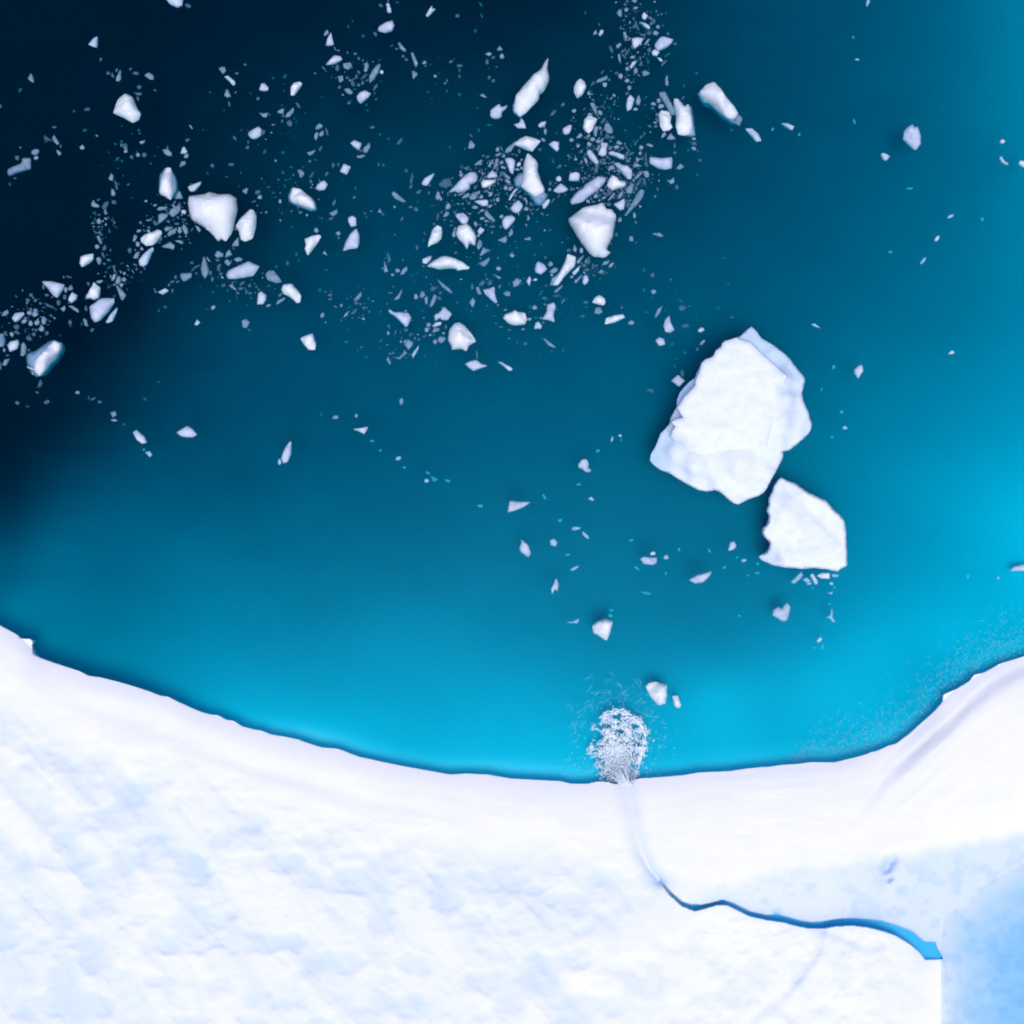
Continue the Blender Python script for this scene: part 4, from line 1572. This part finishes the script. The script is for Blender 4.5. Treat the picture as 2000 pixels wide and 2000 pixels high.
T e 144,137 3 2 0
T e 170,50 3 3 0
T e 154,88 3 5 0
M p 163,7 165,3 168,8
D e 168,9 3 2 0
M e 179,2 3 3 0
D e 151,8 3 2 0
T e 152,11 2 4 0
D e 157,6 3 2 0
D e 186,13 5 2 55"""
items = []; org = (0, 0, 1)
for ln in DATA.strip().split('\n'):
    if ln[0] == '@':
        org = tuple(float(q) for q in ln[1:].split()); continue
    meta = None
    if '#' in ln: ln, m_ = ln.split('#'); meta = m_.split('|')
    tk = ln.split(); tone = tk[0]; ox, oy, sc_ = org
    if tk[1] == 'p': pts = [tuple(float(c) for c in q.split(',')) for q in tk[2:]]
    else:
        a_ = [float(q) for q in ' '.join(tk[2:]).replace(',', ' ').split()]
        if len(a_) == 4: a_.append(0)
        pts = ell(*a_, rnd)
    px = [(ox+x*10/sc_, oy+y*10/sc_) for x, y in pts]
    it = dict(tone=tone, px=px, meta=meta, skirt=None)
    if tone == 'S': items[-1]['skirt'] = px; continue
    it['area'] = poly_area(px); it['c'] = np.array(px).mean(0); items.append(it)
DT = math.sqrt(60.)   # size (px) above which a floe gets a sculpted top
for k, it in enumerate(items): it['seed'] = k
vis = [it for it in items if -20 < it['c'][0] < 2020 and -20 < it['c'][1] < 2000]
vis.sort(key=lambda i: (-1 if i['meta'] else 0, -i['area']*(0.6 if i['tone'] in 'DT' else 1)))
solo = vis[:292]; rest = vis[292:]

BERG_META = [(np.array([1425., 810.]), 'the largest iceberg'), (np.array([1575., 1025.]), 'the scalloped iceberg')]
marks = [(np.array(it['c']), it['meta'][2]) for it in solo if it['meta']] + BERG_META
def describe(it):
    P = np.array(it['px']); Q = P-P.mean(0); Cv = Q.T@Q; w_, v_ = np.linalg.eigh(Cv)
    asp = math.sqrt(w_[1]/max(w_[0], 1e-6)); a_ = math.degrees(math.atan2(-v_[1, 1], v_[0, 1])) % 180
    n = len(it['px'])
    size = 'tiny' if it['area'] < 60 else 'small' if it['area'] < 220 else 'middling' if it['area'] < 600 else 'large'
    tone = {'W': 'white', 'L': 'pale', 'M': 'blue-grey', 'D': 'dim grey', 'T': 'sunken teal'}[it['tone']]
    if asp > 2.3:
        lean = 'upright' if 65 < a_ < 115 else 'level' if a_ < 20 or a_ > 160 else 'right-leaning' if a_ <= 65 else 'left-leaning'
        shape = lean + (' shard' if asp > 3.5 else ' sliver')
    elif asp > 1.55: shape = 'oblong chunk'
    elif n == 3: shape = 'triangular chunk'
    elif n == 4: shape = 'four-sided chunk'
    else: shape = 'rounded chunk'
    return size, tone, shape
def direction(v_):
    a_ = math.degrees(math.atan2(-v_[1], v_[0])) % 360
    return ['right of', 'above right of', 'above', 'above left of', 'left of', 'below left of', 'below', 'below right of'][int(((a_+22.5) % 360)//45)]
lab = {}
for it in solo:
    if it['meta']: it['label'] = it['meta'][1]; continue
    ds = sorted((np.hypot(*(it['c']-m[0])), q) for q, m in enumerate(marks)); dd, q = ds[0]
    size, tone, shape = describe(it)
    key = (size, tone, shape, direction(it['c']-marks[q][0]), marks[q][1])
    lab.setdefault(key, []).append((dd, it))
for (size, tone, shape, di, nm), ls in lab.items():
    ls.sort(key=lambda a: a[0])
    for r, (dd, it) in enumerate(ls):
        rank = '' if len(ls) == 1 else [', nearest', ', second nearest', ', third nearest', ', fourth nearest', ', fifth nearest', ', sixth nearest', ', seventh nearest'][min(r, 6)]
        it['label'] = f'{size} {tone} ice {shape}{rank} {di} {nm}' if not rank else f'{size} {tone} ice {shape}{rank} {di} {nm}'
GROUP = 'ice pieces drifting on the bay'
def place(it, V):
    return V
def build_piece(it, collect=None):
    P = [W(x, y)[:2] for x, y in it['px']]
    dt = it['area'] > 75
    V, F, rim = floe_geom(P, it['tone'], it['seed'], dt)
    dz = {'T': -0.22, 'D': -0.02}.get(it['tone'], 0.0)
    V = np.array(V); V[:, 2] += dz
    return V, F, rim
bigs = 0
for it in solo:
    V, F, rim = build_piece(it)
    mat = TONE[it['tone']][0]
    if it['tone'] == 'T' and (it['c'][1] > 850 or it['c'][0] > 1450): mat = M_veil
    if it['tone'] in 'MD' and (it['c'][1] > 850 or it['c'][0] > 1450): mat = M_B
    P = V; c = np.array([V[:, 0].mean(), V[:, 1].mean(), 0.0])
    V = V - c
    nm = 'ice_floe' if it['area'] > 220 else 'ice_chunk'
    cat = 'ice floe' if it['area'] > 220 else 'ice chunk'
    sh = 38 if it['area'] > 75 else 25
    blue = np.zeros(len(V))
    if it['skirt']:
        root = bpy.data.objects.new(nm, None); COL.objects.link(root); root.location = c
        tag(root, it['label'], cat, GROUP)
        mesh_obj('ice_body', V, F, mat, root, True, sh, {'rim': rim, 'blue': blue})
        S = soften(orient([W(x, y)[:2] for x, y in it['skirt']]), 1)
        s_ = math.sqrt(poly_area(S))
        S = densify(S, s_/14, s_*.01, random.Random(it['seed']+5))
        q = np.stack(np.meshgrid(np.arange(S[:, 0].min(), S[:, 0].max(), s_/9), np.arange(S[:, 1].min(), S[:, 1].max(), s_/9)), -1).reshape(-1, 2)
        q = q[pin(q, S)]; q = q[pdist(q, S) > .04*s_] if len(q) else q
        v2, f2, r2 = cdt_mesh(S, q, lambda v, d: -0.09 + 0.08*(1-np.exp(-d/(.10*s_))) + .03*(fbm(v[:, 0]*2, v[:, 1]*2, 2)-.5), 0.35*s_+.2)
        v2 = np.array(v2) - c
        o = mesh_obj('submerged_ledge', v2, f2, M_S, root, True, 38, {'rim': np.array(r2)*1.0, 'blue': np.zeros(len(v2))})
        o['label'] = 'dim blue ledge showing just under the waterline'
    else:
        o = mesh_obj(nm, V, F, mat, None, True, sh, {'rim': rim, 'blue': blue}); o.location = c
        tag(o, it['label'], cat, GROUP)
# everything smaller: one object of brash, plus crumbs nobody could count
AV, AF, AR, AM = [], [], [], []
mats = [M_W, M_L, M_M, M_D, M_T, M_veil, M_B]; mi = {'W': 0, 'L': 1, 'M': 2, 'D': 3, 'T': 4}
def add(V, F, rim, m_):
    o_ = len(AV); AV.extend(map(tuple, V)); AR.extend(rim)
    for f_ in F: AF.append(tuple(q+o_ for q in f_)); AM.append(m_)
for it in rest:
    V, F, rim = build_piece(it); add(V, F, rim, {'T': 5, 'M': 6, 'D': 6}.get(it['tone'], 1) if (it['c'][1] > 850 or it['c'][0] > 1450) else mi[it['tone']])
CRUMB = [(1160, 310, 62, 60, 260), (1225, 345, 40, 55, 170), (1185, 375, 55, 28, 150), (970, 345, 60, 42, 190), (905, 385, 60, 35, 90), (1030, 400, 35, 30, 60), (340, 430, 55, 42, 90),
         (200, 440, 20, 45, 45), (235, 540, 32, 30, 50), (60, 620, 60, 45, 80), (1245, 50, 45, 50, 90), (1235, 120, 35, 45, 60), (700, 145, 45, 40, 45), (1150, 530, 40, 22, 50), (900, 600, 190, 70, 70), (1000, 480, 160, 60, 60),
         (790, 670, 50, 35, 40), (690, 600, 60, 40, 40), (560, 390, 120, 60, 60), (480, 560, 70, 35, 50), (1180, 205, 45, 30, 50), (1290, 235, 30, 30, 35), (1070, 590, 40, 25, 35), (1350, 560, 90, 70, 25), (540, 250, 140, 90, 35), (250, 310, 60, 50, 25), (880, 150, 90, 60, 18), (1560, 1130, 30, 60, 14)]
for cx, cy, rx, ry, n_ in CRUMB:
    for _ in range(n_):
        x = rnd.gauss(cx, rx*.55); y = rnd.gauss(cy, ry*.55); L_ = rnd.uniform(1.6, 5.5) if rnd.random() < .85 else rnd.uniform(5, 9)
        dens = rnd.random()
        tone = 'T' if n_ < 40 and dens < .7 else ('D' if dens < .62 else ('M' if dens < .85 else 'T'))
        pp = ell(x, y, L_, L_*rnd.uniform(.35, .8), rnd.uniform(0, 180), rnd)
        it = dict(tone=tone, px=pp, seed=rnd.randrange(9999), area=poly_area(pp))
        V, F, rim = build_piece(it); add(V, F, rim, mi[tone])
br = mesh_obj('brash_ice', AV, AF, mats, None, True, 25, {'rim': AR, 'blue': np.zeros(len(AV))})
br.data.polygons.foreach_set('material_index', AM[:len(br.data.polygons)])
tag(br, 'countless dim crumbs of brash ice scattered between the larger drifting floes', 'brash ice', kind='stuff')

# ---------------------------------------------------------------- the two icebergs
def zp(l, ox, oy, s): return [(ox+a/s, oy+b/s) for a, b in l]
OUT1 = zp([(1035, 145), (1075, 185), (1110, 235), (1200, 285), (1290, 355), (1330, 395), (1360, 440), (1435, 530), (1438, 560), (1430, 590), (1415, 650), (1425, 700), (1440, 740), (1465, 790), (1472, 830), (1490, 880), (1485, 915), (1470, 950), (1420, 1000), (1370, 1040), (1320, 1080), (1270, 1090), (1275, 1125), (1265, 1150), (1240, 1200), (1220, 1240), (1190, 1290), (1150, 1370), (1125, 1402), (1090, 1425), (1050, 1437), (1010, 1450), (935, 1490), (900, 1480), (870, 1460), (810, 1405), (760, 1380), (700, 1392), (630, 1380), (540, 1330), (470, 1290), (410, 1250), (340, 1225), (290, 1185), (268, 1155), (275, 1110), (300, 1070), (320, 1030), (350, 950), (410, 890), (430, 820), (470, 750), (472, 700), (490, 650), (530, 600), (570, 560), (608, 535), (620, 500), (640, 460), (655, 420), (680, 393), (720, 380), (745, 365), (765, 322), (800, 300), (812, 268), (832, 250), (880, 240), (905, 230), (925, 227), (950, 215), (990, 180)], 1200, 600, 3.864)
PL1 = zp([(880, 244), (920, 230), (960, 247), (1020, 262), (1060, 300), (1100, 340), (1150, 385), (1200, 430), (1250, 475), (1300, 520), (1285, 560), (1278, 600), (1265, 660), (1250, 720), (1235, 800), (1200, 870), (1170, 940), (1155, 1010), (1140, 1080), (1000, 1060), (860, 1075), (760, 1090), (680, 1110), (600, 1090), (540, 1060), (500, 1015), (450, 1005), (425, 975), (440, 930), (462, 900), (432, 868), (450, 850), (520, 833), (495, 795), (475, 760), (505, 715), (530, 672), (570, 635), (612, 590), (616, 545), (640, 495), (652, 450), (664, 418), (686, 398), (725, 384), (752, 368), (770, 326), (805, 304), (817, 272), (838, 256)], 1200, 600, 3.864)
CT1 = [(1035, 170, .25, .7), (1150, 300, .35, .75), (1250, 400, .45, .7), (1350, 500, .35, .6), (1180, 350, .75, .5), (960, 220, .8, .5), (1300, 530, 1.9, .35), (1380, 600, .8, .45), (1400, 750, .9, .4), (1300, 700, 2.0, .28), (1270, 850, 2.1, .2), (1400, 880, 1.0, .25), (1465, 900, .45, .35), (1250, 1000, 1.6, .18), (1330, 1020, .8, .22), (1200, 1100, 1.5, .15), (1230, 1180, .7, .25), (1150, 1250, 1.3, .12), (1100, 1380, .6, .15), (940, 1200, 2.0, .03), (940, 1400, 1.0, .06), (935, 1470, .3, .1), (800, 1300, 1.2, .1), (600, 1200, 1.5, .15), (650, 1350, .5, .25), (450, 1100, 1.1, .3), (350, 1150, .35, .6), (290, 1130, .0, 1.0), (500, 1280, .4, .4), (330, 1050, .15, .8), (390, 950, .25, .65), (480, 700, .15, .8), (560, 600, .2, .8), (440, 820, .5, .4), (620, 500, .3, .6), (760, 330, 1, .3)]
OUT2 = zp([(1260, 1285), (1320, 1315), (1370, 1330), (1440, 1385), (1520, 1425), (1600, 1460), (1650, 1525), (1700, 1565), (1735, 1610), (1742, 1650), (1750, 1700), (1747, 1760)], 1200, 600, 3.864) + \
       zp([(1632, 350), (1628, 400), (1640, 520), (1636, 580), (1640, 660), (1628, 680), (1600, 695), (1565, 712), (1545, 725), (1515, 750), (1480, 743), (1440, 735), (1400, 722), (1350, 716), (1300, 714), (1240, 705), (1150, 710), (1070, 718), (980, 708), (915, 704), (850, 700), (780, 683), (720, 675), (680, 660), (640, 640), (570, 610), (550, 590), (530, 560), (570, 535), (620, 512), (645, 482), (662, 450), (668, 400), (655, 370), (620, 338), (598, 315), (578, 280), (572, 250), (578, 210), (595, 188), (622, 172), (638, 145), (648, 110), (655, 70), (658, 50), (648, 25), (638, 5)], 1400, 1000, 6.44) + \
       zp([(1150, 1535), (1158, 1510), (1168, 1490), (1164, 1465), (1167, 1440), (1180, 1412), (1195, 1390), (1200, 1360), (1212, 1335), (1225, 1318), (1238, 1298)], 1200, 600, 3.864)
PL2 = None
CT2 = [(1260, 1300, .7, .05), (1250, 1345, .55, .18), (1300, 1400, .8, .12), (1380, 1470, .95, .12), (1520, 1600, 1.1, .08), (1620, 1690, 1.15, .08), (1450, 1420, 1.5, .02), (1600, 1500, 1.5, .02), (1700, 1650, 1.4, .05), (1740, 1900, 1.3, .04), (1300, 1550, 1.35, .02), (1200, 1500, 1.1, .03), (1180, 1700, 1.2, .0), (1400, 1700, 1.3, .04), (1500, 1900, 1.35, .02), (1300, 1900, 1.3, .03), (1230, 2000, .9, .05), (1115, 1935, .1, .7), (1160, 1925, .5, .3), (1400, 2020, 1.1, .02), (1600, 2030, 1.1, .02)]
CT2 = [(a, b, c*1.0, e) for a, b, c, e in CT2]
def berg(name, outl, plat, ctrl, org, ztop, label, seed):
    ox, oy, s = org
    C_ = np.array([((ox+a/s), (oy+b/s)) for a, b, c, e in ctrl]); zc = np.array([c for a, b, c, e in ctrl]); bc = np.array([e for a, b, c, e in ctrl])
    def idw(p, vals):
        d2 = ((p[:, None]-C_[None])**2).sum(-1) + 260.; w_ = d2**-1.9
        return (w_*vals[None]).sum(1)/w_.sum(1)
    rs = random.Random(seed)
    O = densify(soften(orient(outl), 1), 2.2, .5, rs)
    lo = O.min(0); hi = O.max(0); st = 3.0
    gx_, gy_ = np.meshgrid(np.arange(lo[0], hi[0], st), np.arange(lo[1], hi[1], st))
    q = np.stack([gx_.ravel(), gy_.ravel()], -1); q += np.array([[rs.uniform(-1, 1), rs.uniform(-1, 1)] for _ in range(len(q))])
    q = q[pin(q, O)]; dO = pdist(q, O); q = q[dO > 1.0]
    edges = [(i, (i+1) % len(O)) for i in range(len(O))]; pts = list(map(Vector, O))
    if plat:
        Pp = orient(plat); Pi = densify(Pp, 2.2, .4, rs)
        a = Pi-np.roll(Pi, 1, 0); b = np.roll(Pi, -1, 0)-Pi; nr = np.stack([(a+b)[:, 1], -(a+b)[:, 0]], -1); nr /= np.hypot(*nr.T)[:, None]
        Po = Pi + nr*1.6
        dP = pdist(q, Pi); q = q[dP > 2.2]
        b0 = len(pts); pts += list(map(Vector, Pi)); edges += [(b0+i, b0+(i+1) % len(Pi)) for i in range(len(Pi))]
        okk = pin(Po, O) & (pdist(Po, O) > .4)
        pts += [Vector(p) for p in Po[okk]]
    n = len(O); pts += list(map(Vector, q))
    vs_, es_, fs_, ov, oe, of = delaunay_2d_cdt(pts, edges, [], 1, 1e-6)
    vv_ = np.array([(a[0], a[1]) for a in vs_]); dO = pdist(vv_, O)
    taper = 0.5+0.5*(1-np.exp(-dO/1.5))
    zo = idw(vv_, zc)*(taper) + .09*(fbm(vv_[:, 0]/16., vv_[:, 1]/13., 3)-.5)*sstep(0, 8, dO)
    blue = idw(vv_, bc)
    if plat:
        ins = pin(vv_, Pi) | (pdist(vv_, Pi) < .05)
        dpl = pdist(vv_, Pi)
        # high cliff on the north-east and west, gentle shoulder to the south
        yy_ = vv_[:, 1]; xx_ = vv_[:, 0]
        zi = ztop + .22*(fbm(xx_/50., yy_/30., 3)-.5) - .25*np.exp(-dpl/4.)
        south = sstep(835, 885, yy_)
        east = sstep(1510, 1535, xx_)*sstep(738, 752, yy_)
        soft = np.maximum(south, east)
        zi = zi*(1-soft*np.exp(-dpl/25.)) + soft*np.exp(-dpl/25.)*(idw(vv_, zc)+.06)
        z = np.where(ins, zi, zo)
        b = np.where(ins, .02 + .10*sstep(.5, .75, fbm(xx_/30., yy_/16.+5, 3)), blue)
    else:
        z = zo + .05*(fbm(vv_[:, 0]/13., vv_[:, 1]/11., 3)-.5)*sstep(0, 6, dO); b = blue; ins = np.zeros(len(vv_), bool)
        cr = np.exp(-(poly_dist(vv_[:, 0], vv_[:, 1], [(1524, 938), (1534, 957), (1557, 980), (1594, 1014), (1619, 1037), (1640, 1062)])/4.)**2)
        z = z - .16*cr; b = b + .14*cr + .12*sstep(.5, .75, fbm(vv_[:, 0]/22., vv_[:, 1]/14., 3))
    z = np.maximum(z, .03)
    cx, cy = O.mean(0); cw = np.array(W(cx, cy)); 
    root = bpy.data.objects.new(name, None); COL.objects.link(root); root.location = (cw[0], cw[1], 0)
    tag(root, label, 'iceberg', 'icebergs afloat in the bay')
    Wd = np.array([W(a_, b_, max(z_, 0)*1.0)[:2] + (z_,) for (a_, b_), z_ in zip(vv_, z)]) - np.array([cw[0], cw[1], 0])
    rim = np.where(dO < .02, .12, 0.0)
    F1, F2 = [], []
    for f_ in fs_:
        cc = vv_[list(f_)].mean(0)
        (F1 if plat and pin(cc[None], Pi)[0] else F2).append(tuple(f_)[::-1])
    # keel
    idx = [-1]*n
    for k_, o_ in enumerate(ov):
        for q_ in o_:
            if q_ < n: idx[q_] = k_
    Vl = [tuple(a_) for a_ in Wd]; rl = list(rim); bl = list(b); nb = len(Vl)
    for i in range(n):
        p = np.array(W(*((O[i]-np.array([cx, cy]))*1.0+np.array([cx, cy]))))-cw; Vl.append((p[0]*.992, p[1]*.992, -.35)); rl.append(.5); bl.append(.6)
    for i in range(n):
        p = np.array(W(*O[i]))-cw; Vl.append((p[0]*.86, p[1]*.86, -1.6)); rl.append(.0); bl.append(.6)
    Vl.append((0, 0, -1.9)); rl.append(0); bl.append(.6)
    for i in range(n):
        j = (i+1) % n
        F2.append((idx[i], idx[j], nb+j, nb+i)); F2.append((nb+i, nb+j, nb+n+j, nb+n+i)); F2.append((nb+n+i, nb+n+j, nb+2*n))
    def sub(nm_, F_, lb=None):
        used = sorted({q_ for f_ in F_ for q_ in f_}); mp = {u: i for i, u in enumerate(used)}
        o = mesh_obj(nm_, [Vl[u] for u in used], [tuple(mp[q_] for q_ in f_) for f_ in F_], M_W, root, True, 34, {'rim': [rl[u] for u in used], 'blue': [bl[u] for u in used]})
        bm = bmesh.new(); bm.from_mesh(o.data)
        bmesh.ops.recalc_face_normals(bm, faces=bm.faces)
        up = sum(f.normal.z*f.calc_area() for f in bm.faces)
        if up < 0: bmesh.ops.reverse_faces(bm, faces=bm.faces)
        bm.to_mesh(o.data); bm.free()
        if lb: o['label'] = lb
    if plat:
        sub('snow_plateau', F1, 'bright flat snow top with a scalloped western rim'); sub('lower_ledge', F2, 'pale blue lower ledge wrapping round the berg')
    else:
        sub('ice_body', F2)
berg('iceberg', OUT1, PL1, CT1, (1200, 600, 3.864), 2.1, 'largest floating iceberg, flat white top ringed by pale blue ledges, right of centre', 3)
berg('iceberg', OUT2, PL2, CT2, (1200, 600, 3.864), 1.4, 'rounded white iceberg with a scalloped left side, just below the largest one', 4)

# ---------------------------------------------------------------- splash, waterfall, ripples
def tube(V, F, path, r, flat=.6):
    """closed tapering strand along a path of (x, y, z) world points"""
    n = len(path); b = len(V); m_ = 5
    for i, p in enumerate(path):
        q0 = path[max(i-1, 0)]; q1 = path[min(i+1, n-1)]
        tx_, ty_ = q1[0]-q0[0], q1[1]-q0[1]; l = math.hypot(tx_, ty_)+1e-9
        nx_, ny_ = -ty_/l, tx_/l
        rr = r*(0.35+0.65*math.sin(math.pi*(i+.5)/n))
        for k in range(m_):
            a_ = 6.283*k/m_; u = math.cos(a_)*rr; w_ = math.sin(a_)*rr*flat
            V.append((p[0]+nx_*u, p[1]+ny_*u, p[2]+w_))
    for i in range(n-1):
        for k in range(m_):
            k2 = (k+1) % m_; F.append((b+i*m_+k, b+i*m_+k2, b+(i+1)*m_+k2, b+(i+1)*m_+k))
    F.append(tuple(b+k for k in range(m_))[::-1]); F.append(tuple(b+(n-1)*m_+k for k in range(m_)))
def blob(V, F, c, r, rs, fl=.7):
    b = len(V); V.append((c[0], c[1], c[2]+r*fl)); V.append((c[0], c[1], c[2]-r*fl)); a0 = rs.uniform(0, 6)
    for k in range(6):
        a_ = a0+6.283*k/6; q = r*rs.uniform(.7, 1.25); V.append((c[0]+math.cos(a_)*q, c[1]+math.sin(a_)*q, c[2]+rs.uniform(-.2, .2)*r))
    for k in range(6):
        k2 = (k+1) % 6; F.append((b, b+2+k, b+2+k2)); F.append((b+1, b+2+k2, b+2+k))
def strand(x, y, L, rs, z=.04, wig=.9, ang=None, curl=None):
    a_ = rs.uniform(0, 6.283) if ang is None else ang; cu = rs.uniform(-1, 1)*wig if curl is None else curl
    pts = []; n = max(4, int(L/2.5))
    for i in range(n):
        pts.append(W(x, y)[:2] + (z+rs.uniform(-.01, .01),)); a_ += cu*.25 + rs.uniform(-.5, .5)*wig
        x += math.cos(a_)*L/n; y += math.sin(a_)*L/n
    return pts
rs = random.Random(5)
V, F = [], []
def in_plume(x, y):
    # main foam disc narrowing to the foot of the fall
    if y < 1478: return ((x-1208)/55.)**2 + ((y-1450)/66.)**2 < .75+.5*fbm(np.array([x/25.+3]), np.array([y/25.]), 2)[0]
    wd = 55 - (y-1478)*.42; return abs(x-(1208-(y-1478)*.02)) < wd and y < 1536
n_ = 0
while n_ < 1500:
    x = rs.uniform(1150, 1265); y = rs.uniform(1365, 1534)
    if not in_plume(x, y): continue
    g = fbm(np.array([x/11.]), np.array([y/11.]), 3)[0]
    r_ = math.hypot((x-1206)/34., (y-1478)/40.)
    if g < .42 + .08*min(r_, 1.5): continue
    tube(V, F, strand(x, y, rs.uniform(4, 13), rs, .04, 1.3), rs.uniform(.012, .040)); n_ += 1
# outer ring of foam
for k in range(150):
    a_ = rs.uniform(-2.2, .75) ; rr = rs.gauss(1, .05)
    x = 1208+math.cos(a_)*50*rr; y = 1450+math.sin(a_)*60*rr
    tube(V, F, strand(x, y, rs.uniform(5, 15), rs, .04, .9, a_+math.pi/2+rs.uniform(-.5, .5)), rs.uniform(.018, .05))
# boiling core
for k in range(900):
    a_ = rs.uniform(0, 6.283); r_ = abs(rs.gauss(0, .62))
    x = 1206+math.cos(a_)*r_*30; y = 1464+math.sin(a_)*r_*26+6
    blob(V, F, W(x, y)[:2]+(.05+.14*max(0, 1-r_)*rs.random(),), rs.uniform(.03, .12), rs)
for k in range(750):
    y = rs.uniform(1470, 1536); x = rs.gauss(1207+(y-1478)*.03, 17+max(0, (y-1505))*.35)
    blob(V, F, W(x, y)[:2]+(rs.uniform(.03, .4),), rs.uniform(.03, .085), rs)
for k in range(260):
    a_ = rs.uniform(0, 6.283); r_ = abs(rs.gauss(0, 1)); x = 1205+math.cos(a_)*r_*46; y = 1462+math.sin(a_)*r_*46
    if y < 1530: blob(V, F, W(x, y)[:2]+(rs.uniform(.02, .15),), rs.uniform(.02, .05), rs)
tag(mesh_obj('splash_foam', V, F, M_foam, None, True, None, {'blue': [0.04]*len(V)}),
    'white foaming splash where meltwater hits the turquoise bay below the notch', 'foam', kind='stuff')
# waterfall: strands dropping from the notch
V, F = [], []
for k in range(46):
    x0 = rs.gauss(1224, 8); x1 = rs.gauss(1206+(x0-1224)*.6, 12); y1 = rs.uniform(1488, 1512)
    p = []
    for i in range(9):
        t_ = i/8; z_ = .95*(1-t_*t_)+.02; xx_ = x0+(x1-x0)*t_; yy_ = 1531+(y1-1531)*t_
        a_ = W(xx_+rs.uniform(-1, 1), yy_); p.append((a_[0], a_[1], z_))
    tube(V, F, p, rs.uniform(.015, .045), 1.0)
tag(mesh_obj('waterfall', V, F, M_foam, None, True, None, {'blue': [0.12]*len(V)}),
    'thin white waterfall spilling off the ice rim into the foaming splash', 'waterfall')
# faint rings of bubbles spreading from the splash
V, F = [], []
for k in range(80):
    ring = rs.choice([98, 108, 122, 138]) ; a_ = rs.uniform(-2.9, -.2); x = 1195+math.cos(a_)*ring*rs.gauss(.74, .14); y = 1452+math.sin(a_)*ring*rs.gauss(.95, .10)
    tube(V, F, strand(x, y, rs.uniform(5, 26), rs, .01, .8, a_+math.pi/2+rs.uniform(-.7, .7)), rs.uniform(.010, .028), .4)
for k in range(90):
    a_ = rs.uniform(2.3, 7.1); r_ = rs.uniform(58, 105); x = 1205+math.cos(a_)*r_; y = 1458+math.sin(a_)*r_
    if y < edge_y(np.array([x]))[0]-14: tube(V, F, strand(x, y, rs.uniform(3, 12), rs, .01, .9), rs.uniform(.012, .034), .4)
tag(mesh_obj('bubble_rings', V, F, M_veil, None, True, None, {'blue': [0.0]*len(V)}),
    'faint cyan rings of bubbles and ripples spreading round the splash', 'ripples', kind='stuff')
# fine flecks standing for light reflected by ripples along the right hand rim
V, F = [], []
n_ = 0
while n_ < 1900:
    x = rs.uniform(1540, 2010); ye = edge_y(np.array([x]))[0]; wd = 95 if x > 1620 else 95*(x-1530)/90
    y = ye - abs(rs.gauss(0, .45))*wd
    if y > ye-4: continue
    tube(V, F, strand(x, y, rs.uniform(2.5, 10), rs, .01, 1.3), rs.uniform(.012, .034), .4); n_ += 1
tag(mesh_obj('ripple_veil', V, F, M_grey_ripple, None, True, None, {'blue': [0.0]*len(V)}),
    'fine greyish speckled ripples on the water along the right hand ice rim', 'ripples', kind='stuff')
